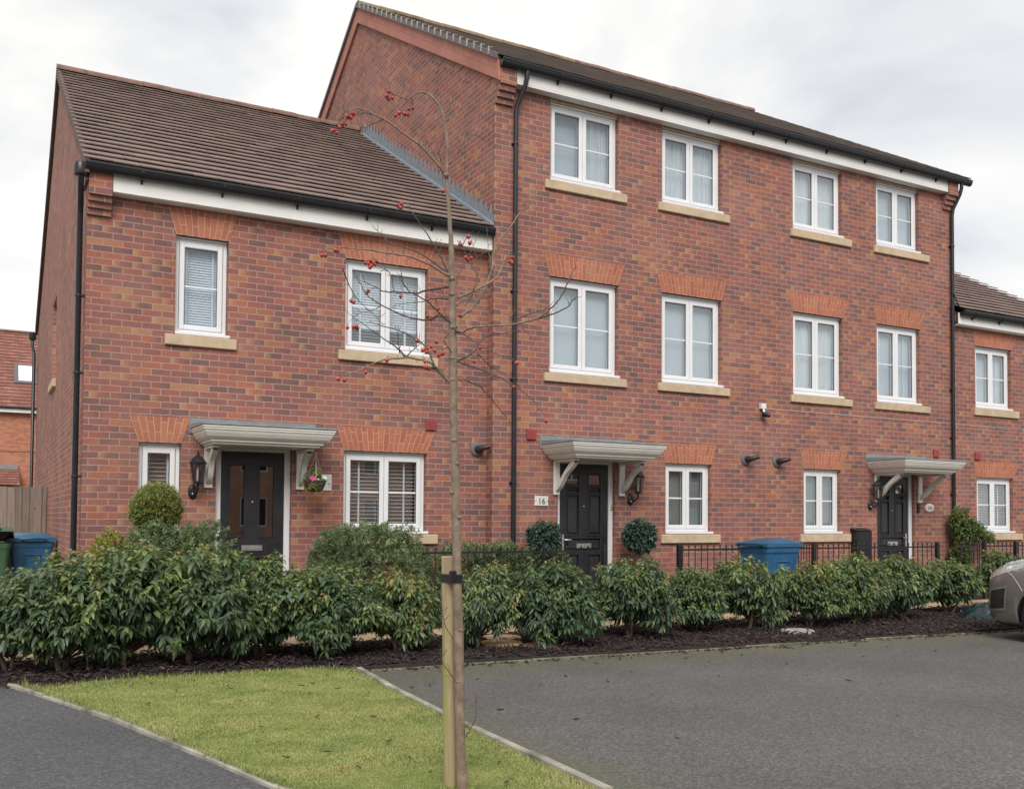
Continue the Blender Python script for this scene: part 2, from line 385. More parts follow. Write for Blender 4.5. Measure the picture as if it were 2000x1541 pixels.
def fencewood():
    t = NT('weathered_fence_board'); p = t.pos(); mpn = t.n.new('ShaderNodeMapping'); mpn.inputs['Scale'].default_value = (26, 26, 1.5); t.l(p, mpn.inputs[0])
    n = t.noise(1.2, 5, mpn.outputs[0], .6); c = t.ramp(n, [(.3, (.15, .115, .10)), (.7, (.25, .20, .17))])
    c = t.mix(1.0, c, t.rgb(t.math('MULTIPLY_ADD', t.attr(), .4, .8)), 'MULTIPLY')
    kn = t.n.new('ShaderNodeTexVoronoi'); kn.inputs['Scale'].default_value = 5.5; t.l(p, kn.inputs['Vector'])
    c = t.mix(t.math('MULTIPLY', t.math('LESS_THAN', kn.outputs['Distance'], .12), .7), c, (.06, .045, .04))
    t.col(c); t.rough(.9); t.bump(n, .3, .003); return t.m
M['fence'] = fencewood()
M['wicker'] = simple('brown_wicker', (.075, .05, .042), .8, .4, 60, bump=.6)
M['pink'] = simple('pink_petal', (.60, .10, .28), .6, .2, 20)
M['whitepetal'] = simple('white_petal', (.75, .74, .66), .6, .05, 20)

def asphalt(name, lo, hi, moss):
    t = NT(name); p = t.pos()
    f = t.noise(85, 4, p, .85); g = t.noise(24, 4, p, .8); b = t.noise(.7, 4, p, .55)
    vo = t.n.new('ShaderNodeTexVoronoi'); vo.inputs['Scale'].default_value = 75; t.l(p, vo.inputs['Vector']); vs = t.n.new('ShaderNodeSeparateXYZ'); t.l(vo.outputs['Color'], vs.inputs[0])
    f = t.math('ADD', t.math('MULTIPLY', f, .45), t.math('MULTIPLY', vs.outputs[0], .55))
    c = t.ramp(f, [(.22, lo), (.55, tuple((a+b)/2.2 for a, b in zip(lo, hi))), (.80, hi)])
    c = t.mix(1.0, c, t.rgb(t.math('MULTIPLY_ADD', g, .4, .8)), 'MULTIPLY')
    c = t.mix(1.0, c, t.rgb(t.math('MULTIPLY_ADD', b, .75, .62)), 'MULTIPLY')
    st = t.math('GREATER_THAN', t.noise(120, 1, p), .73); c = t.mix(t.math('MULTIPLY', st, .5), c, (.36, .34, .32))
    if moss:
        s = t.n.new('ShaderNodeSeparateXYZ'); t.l(p, s.inputs[0])
        d = t.math('ADD', s.outputs[1], t.math('MULTIPLY_ADD', s.outputs[0], .064, 3.47))      # metres in front of the bed kerb (negative)
        d2 = t.math('SUBTRACT', -3.2, s.outputs[0])                                              # distance from the lawn kerb (negative right of it)
        k = t.math('MAXIMUM', t.math('MULTIPLY_ADD', d, .9, 1.15), t.math('MULTIPLY_ADD', d2, 1.3, .95))
        k = t.math('ADD', k, t.math('MULTIPLY_ADD', t.noise(2.2, 5, p, .7), 2.6, -1.6), clamp=True)
        k = t.math('MULTIPLY', k, t.math('MULTIPLY_ADD', t.noise(22, 4, p, .7), 3.2, -.95, clamp=True))
        c = t.mix(t.math('MULTIPLY', k, .8), c, (.105, .120, .038))
    t.col(c); t.rough(.85); t.spec(.35); t.bump(f, .45, .004); return t.m
M['tarmac'] = asphalt('grey_tarmac', (.070, .066, .066), (.172, .164, .162), True)
M['footpath'] = asphalt('dark_footpath_tarmac', (.058, .058, .061), (.135, .135, .141), False)
def lawnm():
    t = NT('lawn_turf'); p = t.pos(); n = t.noise(3.0, 5, p, .65); f = t.noise(60, 3, p, .7)
    c = t.ramp(n, [(.3, (.18, .22, .055)), (.55, (.29, .31, .085)), (.75, (.38, .34, .13))])
    c = t.mix(1.0, c, t.rgb(t.math('MULTIPLY_ADD', f, .9, .5)), 'MULTIPLY'); t.col(c); t.rough(.95); t.bump(f, .7, .02); return t.m
M['lawn'] = lawnm()
def grassm():
    t = NT('grass_blade'); p = t.pos(); n = t.noise(2.6, 5, p, .65)
    f = t.math('ADD', t.math('MULTIPLY', t.attr(), .45), t.math('MULTIPLY_ADD', n, 1.7, -.56), clamp=True)
    c = t.ramp(f, [(0, (.125, .185, .055)), (.33, (.25, .31, .098)), (.62, (.375, .40, .15)), (.84, (.45, .425, .20)), (1, (.44, .33, .19))])
    t.col(c); t.rough(.6)
    tl = t.n.new('ShaderNodeBsdfTranslucent'); t.l(c, tl.inputs[0]); ms = t.n.new('ShaderNodeMixShader'); ms.inputs[0].default_value = .3
    t.l(t.b.outputs[0], ms.inputs[1]); t.l(tl.outputs[0], ms.inputs[2]); t.l(ms.outputs[0], t.out.inputs[0]); return t.m
M['grass'] = grassm()
def chipm():
    t = NT('bark_chip'); c = t.ramp(t.attr(), [(0, (.016, .011, .012)), (.45, (.042, .027, .028)), (.8, (.095, .058, .052)), (1, (.21, .14, .105))])
    t.col(c); t.rough(.8); t.bump(t.noise(80, 3, t.pos()), .4, .003); return t.m
M['chip'] = chipm()
M['deadleaf'] = simple('dead_leaf', (.055, .038, .030), .8, .4, 40)
M['orangeleaf'] = simple('orange_leaf', (.45, .14, .045), .7, .3, 40)
M['carpaint'] = simple('warm_grey_car_paint', (.245, .235, .218), .30, .05, 2, metal=.5, coat=1.0)
M['cartrim'] = simple('pale_bumper_trim', (.30, .285, .265), .3, .05, 2, metal=.3)
M['carglass'] = simple('dark_car_glass', (.012, .014, .016), .05, .1, 2, spec=.8)
M['chrome'] = simple('headlamp_reflector', (.62, .64, .65), .22, .18, 14, metal=.25)
M['lens'] = glass('headlamp_lens', (.93, .95, .95), 1.8)
M['tyre'] = simple('tyre_rubber', (.018, .018, .019), .8, .2, 20)
M['tarp'] = simple('dark_green_plastic_sheet', (.009, .026, .030), .16, .35, 14, bump=.6)

# ------------------------------------------------------------------ ground
def sheet(name, poly, z, mat, kind='structure', zb=None):
    m = MB(); m.face([(x, y, z) for x, y in poly], uv=[(x, y) for x, y in poly])
    if zb is not None:
        n = len(poly)
        for i in range(n):
            a, b = poly[i], poly[(i+1) % n]; m.face([(*a, z), (*a, zb), (*b, zb), (*b, z)])
    return tag(m.build(name, mat), kind=kind)
sheet('tarmac', [(-260, -260), (260, -260), (260, 260), (-260, 260)], 0, M['tarmac'])
KL = [(-6.75, -.9), (-6.07, -2.52), (-5.72, -3.55), (-5.37, -4.64), (-5.0, -6.11), (-4.83, -6.82), (-4.42, -8.6)]
KR = [(-3.1, -3.27), (-3.19, -4.35), (-3.25, -5.41), (-3.29, -6.06), (-3.33, -7.59), (-3.37, -8.6)]
BK = [(-3.1, -3.27), (-1.5, -3.37), (0, -3.47), (1.7, -3.57), (3.6, -3.69), (5.2, -3.80), (9.5, -4.08)]
sheet('footpath', [(-12, -.9)] + KL + [(-4.42, -12), (-40, -40), (-40, -.9)], .004, M['footpath'])
# lawn surface: a gently uneven sheet between the two kerbs
def lawn_edges(y):
    xl = np.interp(-y, [-p[1] for p in KL], [p[0] for p in KL]); xr = np.interp(-y, [-p[1] for p in KR], [p[0] for p in KR]); return xl+.03, xr-.03
m = MB(); ys = np.linspace(-2.2, -8.6, 60); grid = []
for y in ys:
    xl, xr = lawn_edges(y); grid.append([(xl+(xr-xl)*t, y, .020 + .004*mnoise.noise((xl*0+t*3, y*1.3, 0)) - .010*(abs(t-.5)*2)**6) for t in np.linspace(0, 1, 24)])
for i in range(len(ys)-1):
    for j in range(23): m.face([grid[i][j], grid[i+1][j], grid[i+1][j+1], grid[i][j+1]], smooth=True)
tag(m.build('lawn', M['lawn']), kind='structure')
sheet('planting_bed', [(-6.6, -1.5), (-6.05, -2.72), (-5.75, -2.98), (-5.0, -2.82), (-4.2, -2.95), (-3.4, -2.98), (-3.16, -3.26)] + BK + [(9.5, -1.5)], .045, M['soil'], zb=0)
def flags():
    t = NT('buff_paving_slabs'); br = t.n.new('ShaderNodeTexBrick'); t.l(t.coord('UV'), br.inputs['Vector'])
    br.inputs['Scale'].default_value = 1; br.inputs['Brick Width'].default_value = .6; br.inputs['Row Height'].default_value = .4; br.inputs['Mortar Size'].default_value = .008
    br.inputs['Color1'].default_value = (.50, .37, .225, 1); br.inputs['Color2'].default_value = (.43, .32, .20, 1); br.inputs['Mortar'].default_value = (.20, .15, .10, 1)
    n = t.noise(4, 5, t.pos(), .65); c = t.mix(1.0, br.outputs[0], t.rgb(t.math('MULTIPLY_ADD', n, .6, .7)), 'MULTIPLY'); t.col(c); t.rough(.85); t.bump(n, .15, .01); return t.m
sheet('path', [(-9, -1.5), (9.5, -1.5), (14, -1.6), (14, -.72), (-5.3, -.72), (-5.6, .3), (-5.6, 6.7), (-9, 6.7)], .05, flags(), zb=0)
sheet('front_garden_soil', [(-5.2, -.72), (14, -.72), (14, .3), (-5.2, .3)], .06, M['soil'], zb=0)
M['kerb'] = simple('weathered_concrete_edging', (.285, .27, .225), .92, .62, 3.2, bump=.4); M['kerbmoss'] = simple('mossy_concrete_edging', (.155, .145, .10), .95, .55, 7, bump=.5)
def kerb(pts, name, label, w=.055, z=.04, seg=.9, mat='kerb'):
    P = [np.array(p) for p in pts]; m = MB(); L = [0]
    for a, b in zip(P, P[1:]): L.append(L[-1]+np.linalg.norm(b-a))
    s = 0
    def at(t):
        return np.array([np.interp(t, L, [p[0] for p in P]), np.interp(t, L, [p[1] for p in P])])
    while s < L[-1]-.05:
        e2 = min(s+seg, L[-1]); sub = 3; dz = random.uniform(-.008, .006)
        for k in range(sub):
            a, b = at(s+.006+(e2-s-.012)*k/sub), at(s+.006+(e2-s-.012)*(k+1)/sub); d = (b-a)/np.linalg.norm(b-a); n_ = np.array([-d[1], d[0]])*w/2
            q = [a-n_, b-n_, b+n_, a+n_]; zt = z+dz
            V = [(*p, -.02) for p in q] + [(*p, zt-.006) for p in q] + [(*(p*.0+c), zt) for p, c in zip(q, [a-n_*.75, b-n_*.75, b+n_*.75, a+n_*.75])]
            m.add(V, [(0,1,5,4),(1,2,6,5),(2,3,7,6),(3,0,4,7),(4,5,9,8),(5,6,10,9),(6,7,11,10),(7,4,8,11),(8,9,10,11)])
        s = e2
    return tag(m.build(name, M[mat]), label, 'kerb')
kerb(KL, 'edging_kerb', 'pale concrete edging between the footpath and the left side of the lawn', z=.034, w=.046, mat='kerb')
kerb(KR, 'edging_kerb', 'pale concrete edging between the lawn and the grey tarmac drive', z=.05, w=.05)
kerb(BK, 'edging_kerb', 'mossy concrete edging along the front of the bark mulch bed', z=.022, w=.042, mat='kerbmoss')

# ------------------------------------------------------------------ house building
def wall_cells(m, x0, x1, z0, z1, holes, P, Nrm, depth=.1, mi=0):
    """rectangle minus holes; P(u,v,d) maps to 3-D, d is depth into the wall"""
    xs = sorted(set([x0, x1] + [h[0] for h in holes] + [h[1] for h in holes])); zs = sorted(set([z0, z1] + [h[2] for h in holes] + [h[3] for h in holes]))
    xs = [x for x in xs if x0 <= x <= x1]; zs = [z for z in zs if z0 <= z <= z1]
    for i in range(len(xs)-1):
        for j in range(len(zs)-1):
            cx, cz = (xs[i]+xs[i+1])/2, (zs[j]+zs[j+1])/2
            if any(h[0] < cx < h[1] and h[2] < cz < h[3] for h in holes): continue
            q = [P(xs[i], zs[j], 0), P(xs[i+1], zs[j], 0), P(xs[i+1], zs[j+1], 0), P(xs[i], zs[j+1], 0)]
            m.face(q if Nrm else q[::-1], mi)
    for a, b, c, d in holes:
        for (u0, v0, u1, v1) in ((a, c, a, d), (b, d, b, c), (b, c, a, c), (a, d, b, d)):
            q = [P(u0, v0, 0), P(u0, v0, depth), P(u1, v1, depth), P(u1, v1, 0)]
            m.face(q[::-1] if Nrm else q, mi)

def slats(x0, x1, z0, z1, y, pitch, tilt, mat, parent, name='blind', depth=.05):
    m = MB(); z = z0+.02
    while z < z1-.02:
        c, s_ = math.cos(tilt)*depth/2, math.sin(tilt)*depth/2
        V = [(x0, y-c, z-s_), (x1, y-c, z-s_), (x1, y+c, z+s_), (x0, y+c, z+s_)]
        V += [(a, b, d+.003) for a, b, d in V]
        m.add(V, [(3,2,1,0),(4,5,6,7),(0,1,5,4),(1,2,6,5),(2,3,7,6),(3,0,4,7)]); z += pitch
    m.box((x0, y-.02, z1-.03), (x1, y+.02, z1))
    for t in (.2, .8):
        xx = x0+(x1-x0)*t; m.box((xx-.012, y-.03, z0), (xx+.012, y-.027, z1))
    return m.build(name, mat, parent)
def drape(x0, x1, z0, z1, y, mat, parent, amp=.02, n=40, name='curtain'):
    m = MB(); P = [(x0+(x1-x0)*i/n, y+amp*math.sin(i*1.9)+amp*.5*math.sin(i*.7+1)) for i in range(n+1)]
    for (a, b), (c, d) in zip(P, P[1:]):
        m.face([(a, b, z0), (c, d, z0), (c, d, z1), (a, b, z1)], smooth=False); m.face([(a, b+.004, z0), (a, b+.004, z1), (c, d+.004, z1), (c, d+.004, z0)])
    return m.build(name, mat, parent)

def window(H, x0, x1, z0, z1, Y, inside, sill=None, arch=None, leaves=2, rec=.075, pvc=True, head=True):
    m = MB(); ya, yb = Y+rec, Y+rec+.07; fb = .05; zc = z0+.045
    # outer frame, ends butted
    m.box((x0+.004, ya, zc), (x0+fb, yb, z1-.025), bev=.005); m.box((x1-fb, ya, zc), (x1-.004, yb, z1-.025), bev=.005)
    m.box((x0+fb, ya+.001, z1-.025-fb), (x1-fb, yb, z1-.025), bev=.005); m.box((x0+fb, ya+.001, zc), (x1-fb, yb, zc+fb), bev=.005)
    m.box((x0-.02 if not sill else x0+.002, Y-.022, z0+.006), (x1+.03 if sill else x1, yb, zc-.002), bev=.006)   # plastic cill nose
    m.box((x0+.002, ya-.03, z1-.024), (x1-.002, yb, z1-.004), bev=.004)                                              # drip strip at the head
    w = m.build('window', M['upvc'], H)
    n = leaves; xa, xb = x0+fb+.002, x1-fb-.002; wd = (xb-xa)/n; cf = .062
    for k in range(n):
        a, b = xa+wd*k+.0025, xa+wd*(k+1)-.0025; c0, c1 = zc+fb-.01, z1-.025-fb+.01; yc = ya-.014
        c = MB()
        c.box((a, yc, c0), (a+cf, yb-.005, c1), bev=.009); c.box((b-cf, yc, c0), (b, yb-.005, c1), bev=.009)
        c.box((a+cf-.003, yc+.001, c0), (b-cf+.003, yb-.005, c0+cf), bev=.009); c.box((a+cf-.003, yc+.001, c1-cf), (b-cf+.003, yb-.005, c1), bev=.009)
        c.build('casement', M['upvc'], w)
        g = MB(); g.box((a+cf-.008, ya+.022, c0+cf-.008), (b-cf+.008, ya+.026, c1-cf+.008)); g.build('pane', M['glass'], w)
        gs = MB()                                                                                                    # dark gasket round the pane
        for (p, q) in (((a+cf-.002, c0+cf-.002), (a+cf+.005, c1-cf+.002)), ((b-cf-.005, c0+cf-.002), (b-cf+.002, c1-cf+.002)), ((a+cf, c1-cf-.005), (b-cf, c1-cf+.002)), ((a+cf, c0+cf-.002), (b-cf, c0+cf+.005))):
            gs.box((p[0], ya+.008, p[1]), (q[0], ya+.020, q[1]))
        gs.build('gasket', M['ink'], w)
        if leaves == 2 or z1-z0 > .9:
            zm = (c0+c1)/2; gb = MB(); gb.box((a+cf, ya+.012, zm-.012), (b-cf, ya+.0205, zm+.012), bev=.004); gb.build('glazing_bar', M['upvc'], w)
    yi = yb+.05; ia, ib, ic, id_ = x0+fb, x1-fb, zc+fb, z1-.05
    if inside == 'closed': slats(ia, ib, ic, id_, yi, .032, rad(62), M['blind'], w)
    elif inside == 'half':
        zm = ic+(id_-ic)*.26; slats(ia, ib, zm, id_, yi, .034, rad(58), M['blind'], w); slats(ia, ib, ic, zm, yi, .042, rad(12), M['blind'], w)
    elif inside == 'open': slats(ia, ib, ic, id_, yi, .050, rad(12), M['blind'], w, depth=.026); q = MB(); q.box((ia, yi+.16, ic), (ib, yi+.17, id_)); q.build('added_brown_panel', M['reflbrown'], w)  # panel added behind the slats, its brown stands in for reflected brick
    elif inside == 'net': drape(ia, ib, ic, id_, yi, M['curtain'], w)
    elif inside == 'side':
        drape(ia+(ib-ia)*.55, ib, ic, id_, yi, M['curtain'], w); q = MB(); q.box((ia, yi+.05, ic), (ib, yi+.06, id_)); q.build('roller_blind', M['greyblind'], w)
    elif inside == 'plain': q = MB(); q.box((ia, yi+.0, ic), (ib, yi+.01, id_)); q.build('roller_blind', M['greyblind'], w)
    elif inside == 'frost': q = MB(); q.box((ia, yi-.01, ic), (ib, yi, id_)); q.build('roller_blind', M['shade'], w)
    if sill:
        q = MB(); q.box((sill[0], Y-.045, sill[2]), (sill[1], Y+rec-.004, sill[3]), bev=.008); q.build('stone_sill', M['sill'], w)
    if arch:
        q = MB(); tx0, tx1, zt, zb = arch; n2 = 1
        fr = Y-.006; V = [(x0, fr, zb), (x1, fr, zb), (tx1, fr, zt), (tx0, fr, zt)]
        nn = 24
        for i in range(nn):                                                                                           # fan of narrow faces so the bricks splay
            s0, s1 = i/nn, (i+1)/nn; tw = (tx1-tx0+x1-x0)/2
            q.face([(x0+(x1-x0)*s0, fr, zb), (x0+(x1-x0)*s1, fr, zb), (tx0+(tx1-tx0)*s1, fr, zt), (tx0+(tx1-tx0)*s0, fr, zt)],
                   uv=[(0, tw*s0), (0, tw*s1), (zt-zb, tw*s1), (zt-zb, tw*s0)])
        q.face([(x0, fr, zb), (x0, Y+.02, zb), (x1, Y+.02, zb), (x1, fr, zb)]); q.face([(x0, fr, zb), (tx0, fr, zt), (tx0, Y+.02, zt), (x0, Y+.02, zb)])
        q.face([(x1, fr, zb), (x1, Y+.02, zb), (tx1, Y+.02, zt), (tx1, fr, zt)]); q.face([(tx0, fr, zt), (tx1, fr, zt), (tx1, Y+.02, zt), (tx0, Y+.02, zt)])
        q.build('brick_arch', M['arch'], w)
    return w

def tile_courses(m, X0, X1, y0, z0, y1, z1, rows, tw, thick=.044, sgn=1):
    L = math.hypot(y1-y0, z1-z0); d = np.array([0, (y1-y0)/L, (z1-z0)/L]); nn = np.array([0, -d[2], d[1]])
    if nn[2] < 0: nn = -nn
    g = L/rows; o = np.array([0, y0, z0])
    for r_ in range(rows):
        off = 0 if r_ % 2 == 0 else tw/2; x = X0-off
        while x < X1-.01:
            a, b = max(x+.002, X0), min(x+tw-.002, X1)
            if b-a > .03:
                j = random.uniform(-.002, .002); h = thick+random.uniform(-.002, .0025); tl = random.uniform(-.0015, .0015)
                s0, s1 = r_*g+j, (r_+1)*g+.03
                def P(xx, s, k): q = o + d*s + nn*k; return (xx, q[1], q[2])
                V = [P(a, s0, h-tl-.016), P(b, s0, h+tl-.016), P(b, s0, h+tl), P(a, s0, h-tl), P(b, s1, .010), P(a, s1, .010), P(a, s1, -.004), P(b, s1, -.004)]
                rv = random.random(); mm = 0
                m.add(V, [(0,1,2,3), (3,2,4,5), (1,7,4,2), (0,3,5,6), (0,6,7,1)], mm, rv)
            x += tw
def ridge_row(H, X0, X1, y, z, mat, parent):
    m = MB(); x = X0; prof = [(math.cos(a)*.13, math.sin(a)*.10) for a in np.linspace(rad(-8), rad(188), 9)]
    while x < X1-.05:
        e2 = min(x+.45, X1); dz = random.uniform(-.005, .005); V = [(x+.003, y+p, z+q+dz) for p, q in prof] + [(e2-.003, y+p, z+q+dz) for p, q in prof]; k = len(prof)
        m.add(V, [(i+1, i, i+k, i+k+1) for i in range(k-1)] + [tuple(range(k)), tuple(range(2*k-1, k-1, -1))], 0, 0, False); x = e2
    return m.build('ridge', mat, parent)
def gutter(H, X0, X1, y, z, step=.92, first=.25):
    m = MB(); r0 = .060; A = np.linspace(math.pi, 2*math.pi, 10); k = len(A)
    V = [(X0, y+r0*math.cos(a), z+r0*1.4*math.sin(a)) for a in A] + [(X1, y+r0*math.cos(a), z+r0*1.4*math.sin(a)) for a in A]
    m.add(V, [(i, i+1, i+k+1, i+k) for i in range(k-1)] , 0, 0, True)
    V2 = [(X0, y+.054*math.cos(a), z+.054*math.sin(a)) for a in A] + [(X1, y+.054*math.cos(a), z+.054*math.sin(a)) for a in A]
    m.add(V2, [(i+1, i, i+k, i+k+1) for i in range(k-1)], 0, 0, True)
    m.add(V[:k], [tuple(range(k))]); m.add(V[k:], [tuple(range(k-1, -1, -1))])
    m.box((X0, y-.068, z-.008), (X1, y-.056, z+.022), bev=.004)
    g = m.build('gutter', M['black'], H)
    x = X0+first; 
    while x < X1-.1:
        b = MB(); A2 = np.linspace(math.pi*.98, 2.02*math.pi, 9)
        for (ra, rb) in ((.0605, .068),):
            V = [(x-.014, y+ra*math.cos(a), z+ra*1.4*math.sin(a)) for a in A2] + [(x+.014, y+ra*math.cos(a), z+ra*1.4*math.sin(a)) for a in A2] + [(x-.014, y+rb*math.cos(a), z+rb*1.4*math.sin(a)) for a in A2] + [(x+.014, y+rb*math.cos(a), z+rb*1.4*math.sin(a)) for a in A2]
            q = len(A2)
            for i in range(q-1): b.add([V[i+2*q], V[i+1+2*q], V[i+1+3*q], V[i+3*q], V[i], V[i+1], V[i+1+q], V[i+q]], [(0,1,2,3), (0,4,5,1), (3,2,6,7)])
        b.prism([(y+.015, z-.098), (y+.115, z-.03), (y+.115, z-.165), (y+.10, z-.165)], x-.011, x+.011, 'x')
        b.build('gutter_bracket', M['black'], g); x += step
    return g
def downpipe(H, pts, clips, wall_dir=(0, 1, 0), r=.034):
    m = MB(); m.tube(pts, r, 12); p = m.build('downpipe', M['black'], H)
    for c in clips:
        q = MB(); q.lathe([(.040, -.016), (.042, 0), (.040, .016)], c, 12); d = np.array(wall_dir); t = np.array([abs(d[1]), abs(d[0]), 0]) * .045
        q.box(tuple(np.array(c)+d*.02-t-np.array([0, 0, .01])), tuple(np.array(c)+d*.075+t+np.array([0, 0, .01]))); q.build('pipe_clip', M['black'], p)
    return p
def corbel(H, x0, x1, Y, z0, z1, out_, n=4, name='corbel'):
    m = MB(); st = (z1-z0)*.55/n
    for k in range(n):
        a, b = z0+st*k, (z0+st*(k+1) if k < n-1 else z1); m.box((x0+.0015*k, Y-out_*(k+1)/n, a+.0005), (x1-.0015*k, Y+.02+.001*k, b))
    return m.build(name, M['brick'], H)
def text_mesh(body, h, origin, parent, name='lettering', depth=.004, mat=None, wscale=1.0):
    cu = bpy.data.curves.new('t', 'FONT'); cu.body = body; cu.size = h*1.38; cu.extrude = depth/2; cu.align_x = 'CENTER'
    ob = bpy.data.objects.new('t', cu); COL.objects.link(ob); dg = bpy.context.evaluated_depsgraph_get()
    me = bpy.data.meshes.new_from_object(ob.evaluated_get(dg)); bpy.data.objects.remove(ob); me.name = name
    o0 = ORG[parent.name]
    for v in me.vertices: x, y, z = v.co; v.co = Vector((origin[0]+x*wscale-o0[0], origin[1]-z-o0[1], origin[2]+y-o0[2]))
    me.materials.clear(); me.materials.append(mat or M['ink'])
    o = bpy.data.objects.new(name, me); COL.objects.link(o); o.parent = parent; ORG[o.name] = o0; return o

def canopy(H, x0, x1, Y, zt, depth, bdepth, curl, xbr):
    """flat lead-topped porch canopy with moulded cornice and two brackets"""
    zb = zt-.275; prof = [(.155, 0.0), (.150, .018), (.128, .024), (.118, .030), (.118, .048), (.095, .058), (.062, .085), (.036, .125), (.026, .150), (.026, .158), (.012, .162), (.012, .182), (0, .186), (0, .205)]
    m = MB(); n = len(prof); yf = Y-depth; loops = []
    for ins, zz in [(p[0], zb+.02+p[1]) for p in prof]:
        loops.append([(x0+ins, Y-.001, zz), (x0+ins, yf+ins, zz), (x1-ins, yf+ins, zz), (x1-ins, Y-.001, zz)])
    for a, b in zip(loops, loops[1:]):
        for i in range(3): m.face([a[i], a[i+1], b[i+1], b[i]])
    m.face(loops[0][::-1])
    c = m.build('canopy', M['cream'], H)
    q = MB(); z2 = zb+.226; e_ = .012
    q.box((x0-e_, yf-e_, z2), (x1+e_, Y-.001, z2+.028), bev=.006)
    q.prism([(yf+.01, z2+.029), (Y-.02, z2+.029), (Y-.02, z2+.065)], x0+.005, x1-.005, 'x')
    q.box((x0-.02, Y-.012, z2-.05), (x1-.02, Y-.002, z2+.135), bev=.003)
    q.build('lead_cover', M['lead'], c)
    for xc in xbr:
        b = MB(); zt2 = zb+.018
        b.box((xc-.05, Y-.035, zt2-.50), (xc+.05, Y-.001, zt2), bev=.006)
        b.box((xc-.045, Y-bdepth-.04, zt2-.034), (xc+.045, Y-.036, zt2-.001), bev=.005)
        pa = np.array([Y-.036, zt2-.42]); pb = np.array([Y-bdepth, zt2-.036]); N_ = 12; up, lo = [], []
        for i in range(N_+1):
            t = i/N_; p = pa+(pb-pa)*t; d = (pb-pa)/np.linalg.norm(pb-pa); nn = np.array([-d[1], d[0]])
            bow = -math.sin(math.pi*t)*curl + math.sin(2*math.pi*t)*curl*.55
            up.append(p+nn*(bow-.034)); lo.append(p+nn*(bow+.034+.01*math.sin(3*math.pi*t)))
        poly = [tuple(p) for p in up]+[tuple(p) for p in lo[::-1]]
        hw = .032
        for i in range(N_):
            a0, a1, b0, b1 = up[i], up[i+1], lo[i], lo[i+1]
            for xx, fl in ((xc-hw, 0), (xc+hw, 1)):
                qd = [(xx, *a0), (xx, *a1), (xx, *b1), (xx, *b0)]; b.face(qd if fl else qd[::-1])
            b.face([(xc-hw, *a0), (xc-hw, *a1), (xc+hw, *a1), (xc+hw, *a0)]); b.face([(xc-hw, *b0), (xc+hw, *b0), (xc+hw, *b1), (xc-hw, *b1)])
        for zz in (zt2-.12, zt2-.46): b.lathe([(.008, 0), (.006, .004)], (xc, Y-.0352, zz), 8, m=1, axis='y')
        b.build('bracket', [M['cream'], M['steel']], c)
    return c
def lantern(H, x, z, Y, flip=1, k=1.07):
    """black carriage lantern on a wall arm, z is the height of its eave"""
    m = MB(); zb = z-.36; yc = Y-.15; xo = x
    m.lathe([(.035, 0), (.050, .006), (.050, .018), (.03, .03)], (x-.03*flip, Y, zb+.045), 14, axis='y', squash=1.7)
    m.tube([(x-.03*flip, Y-.02, zb+.05), (x-.02*flip, Y-.08, zb+.02), (x, yc, zb+.06), (x, yc, z-.235)], [.013, .012, .012, .016], 8)
    A = [2*math.pi*(k+.5)/6 for k in range(6)]
    m.lathe([(.045, -.235), (.055, -.225), (.055, -.215), (.03, -.21)], (x, yc, z), 6, smooth=False)
    for a in A: m.tube([(x+.050*math.cos(a), yc+.050*math.sin(a), z-.22), (x+.085*math.cos(a), yc+.085*math.sin(a), z)], .006, 5)
    m.lathe([(.100, -.008), (.104, .006), (.090, .012), (.064, .05), (.030, .082), (.018, .09), (.018, .10), (.009, .105), (.013, .122), (.002, .142)], (x, yc, z), 6, smooth=False)
    o = m.build('wall_lantern', M['blackmetal'], H)
    g = MB(); g.lathe([(.046, -.21), (.081, -.005)], (x, yc, z), 6, smooth=False); g.build('lantern_glass', M['lampglass'], o)
    b = MB(); b.lathe([(.014, -.20), (.016, -.19), (.016, -.05), (.006, -.04)], (x, yc, z), 8); b.build('lamp_tube', M['curtain'], o)
    s_ = MB(); s_.lathe([(.012, 0), (.010, .008), (.003, .012)], (x-.03*flip, Y-.03, zb+.02), 8, axis='y'); s_.build('motion_sensor', M['upvc'], o)
    for ob in [o]+list(o.children):
        o0 = ORG[ob.name]
        for v in ob.data.vertices:
            w = np.array(v.co)+o0; q = np.array([x, Y, z-.12]); w = q+(w-q)*k; v.co = Vector(w-o0)
    return o
def flue(H, x, z, Y):
    m = MB(); m.lathe([(.125, .0), (.125, .012), (.10, .03), (.075, .034)], (x, Y-.001, z), 20, 0, axis='y')
    m.lathe([(.058, .03), (.058, .12), (.055, .13)], (x, Y, z), 16, 1, axis='y')
    m.tube([(x, Y-.12, z), (x+.03, Y-.18, z+.015), (x+.10, Y-.21, z+.035), (x+.13, Y-.22, z+.042)], [.050, .048, .042, .042], 12, 1, cap=False)
    m.tube([(x+.125, Y-.2185, z+.041), (x+.04, Y-.185, z+.02)], [.036, .036], 12, 2)
    c = np.array([x, Y, z]); m.v = [tuple(c+(np.array(p)-c)*.84) for p in m.v]
    return m.build('boiler_flue', [M['grey'], M['flue'], M['ink']], H)
def vent(H, x, z, Y):
    m = MB(); m.box((x-.075, Y-.035, z-.075), (x+.075, Y-.001, z+.075), bev=.006)
    for k in range(4): m.box((x-.055, Y-.039, z-.05+k*.028), (x+.055, Y-.0345, z-.038+k*.028))
    return m.build('vent_cover', M['redvent'], H)

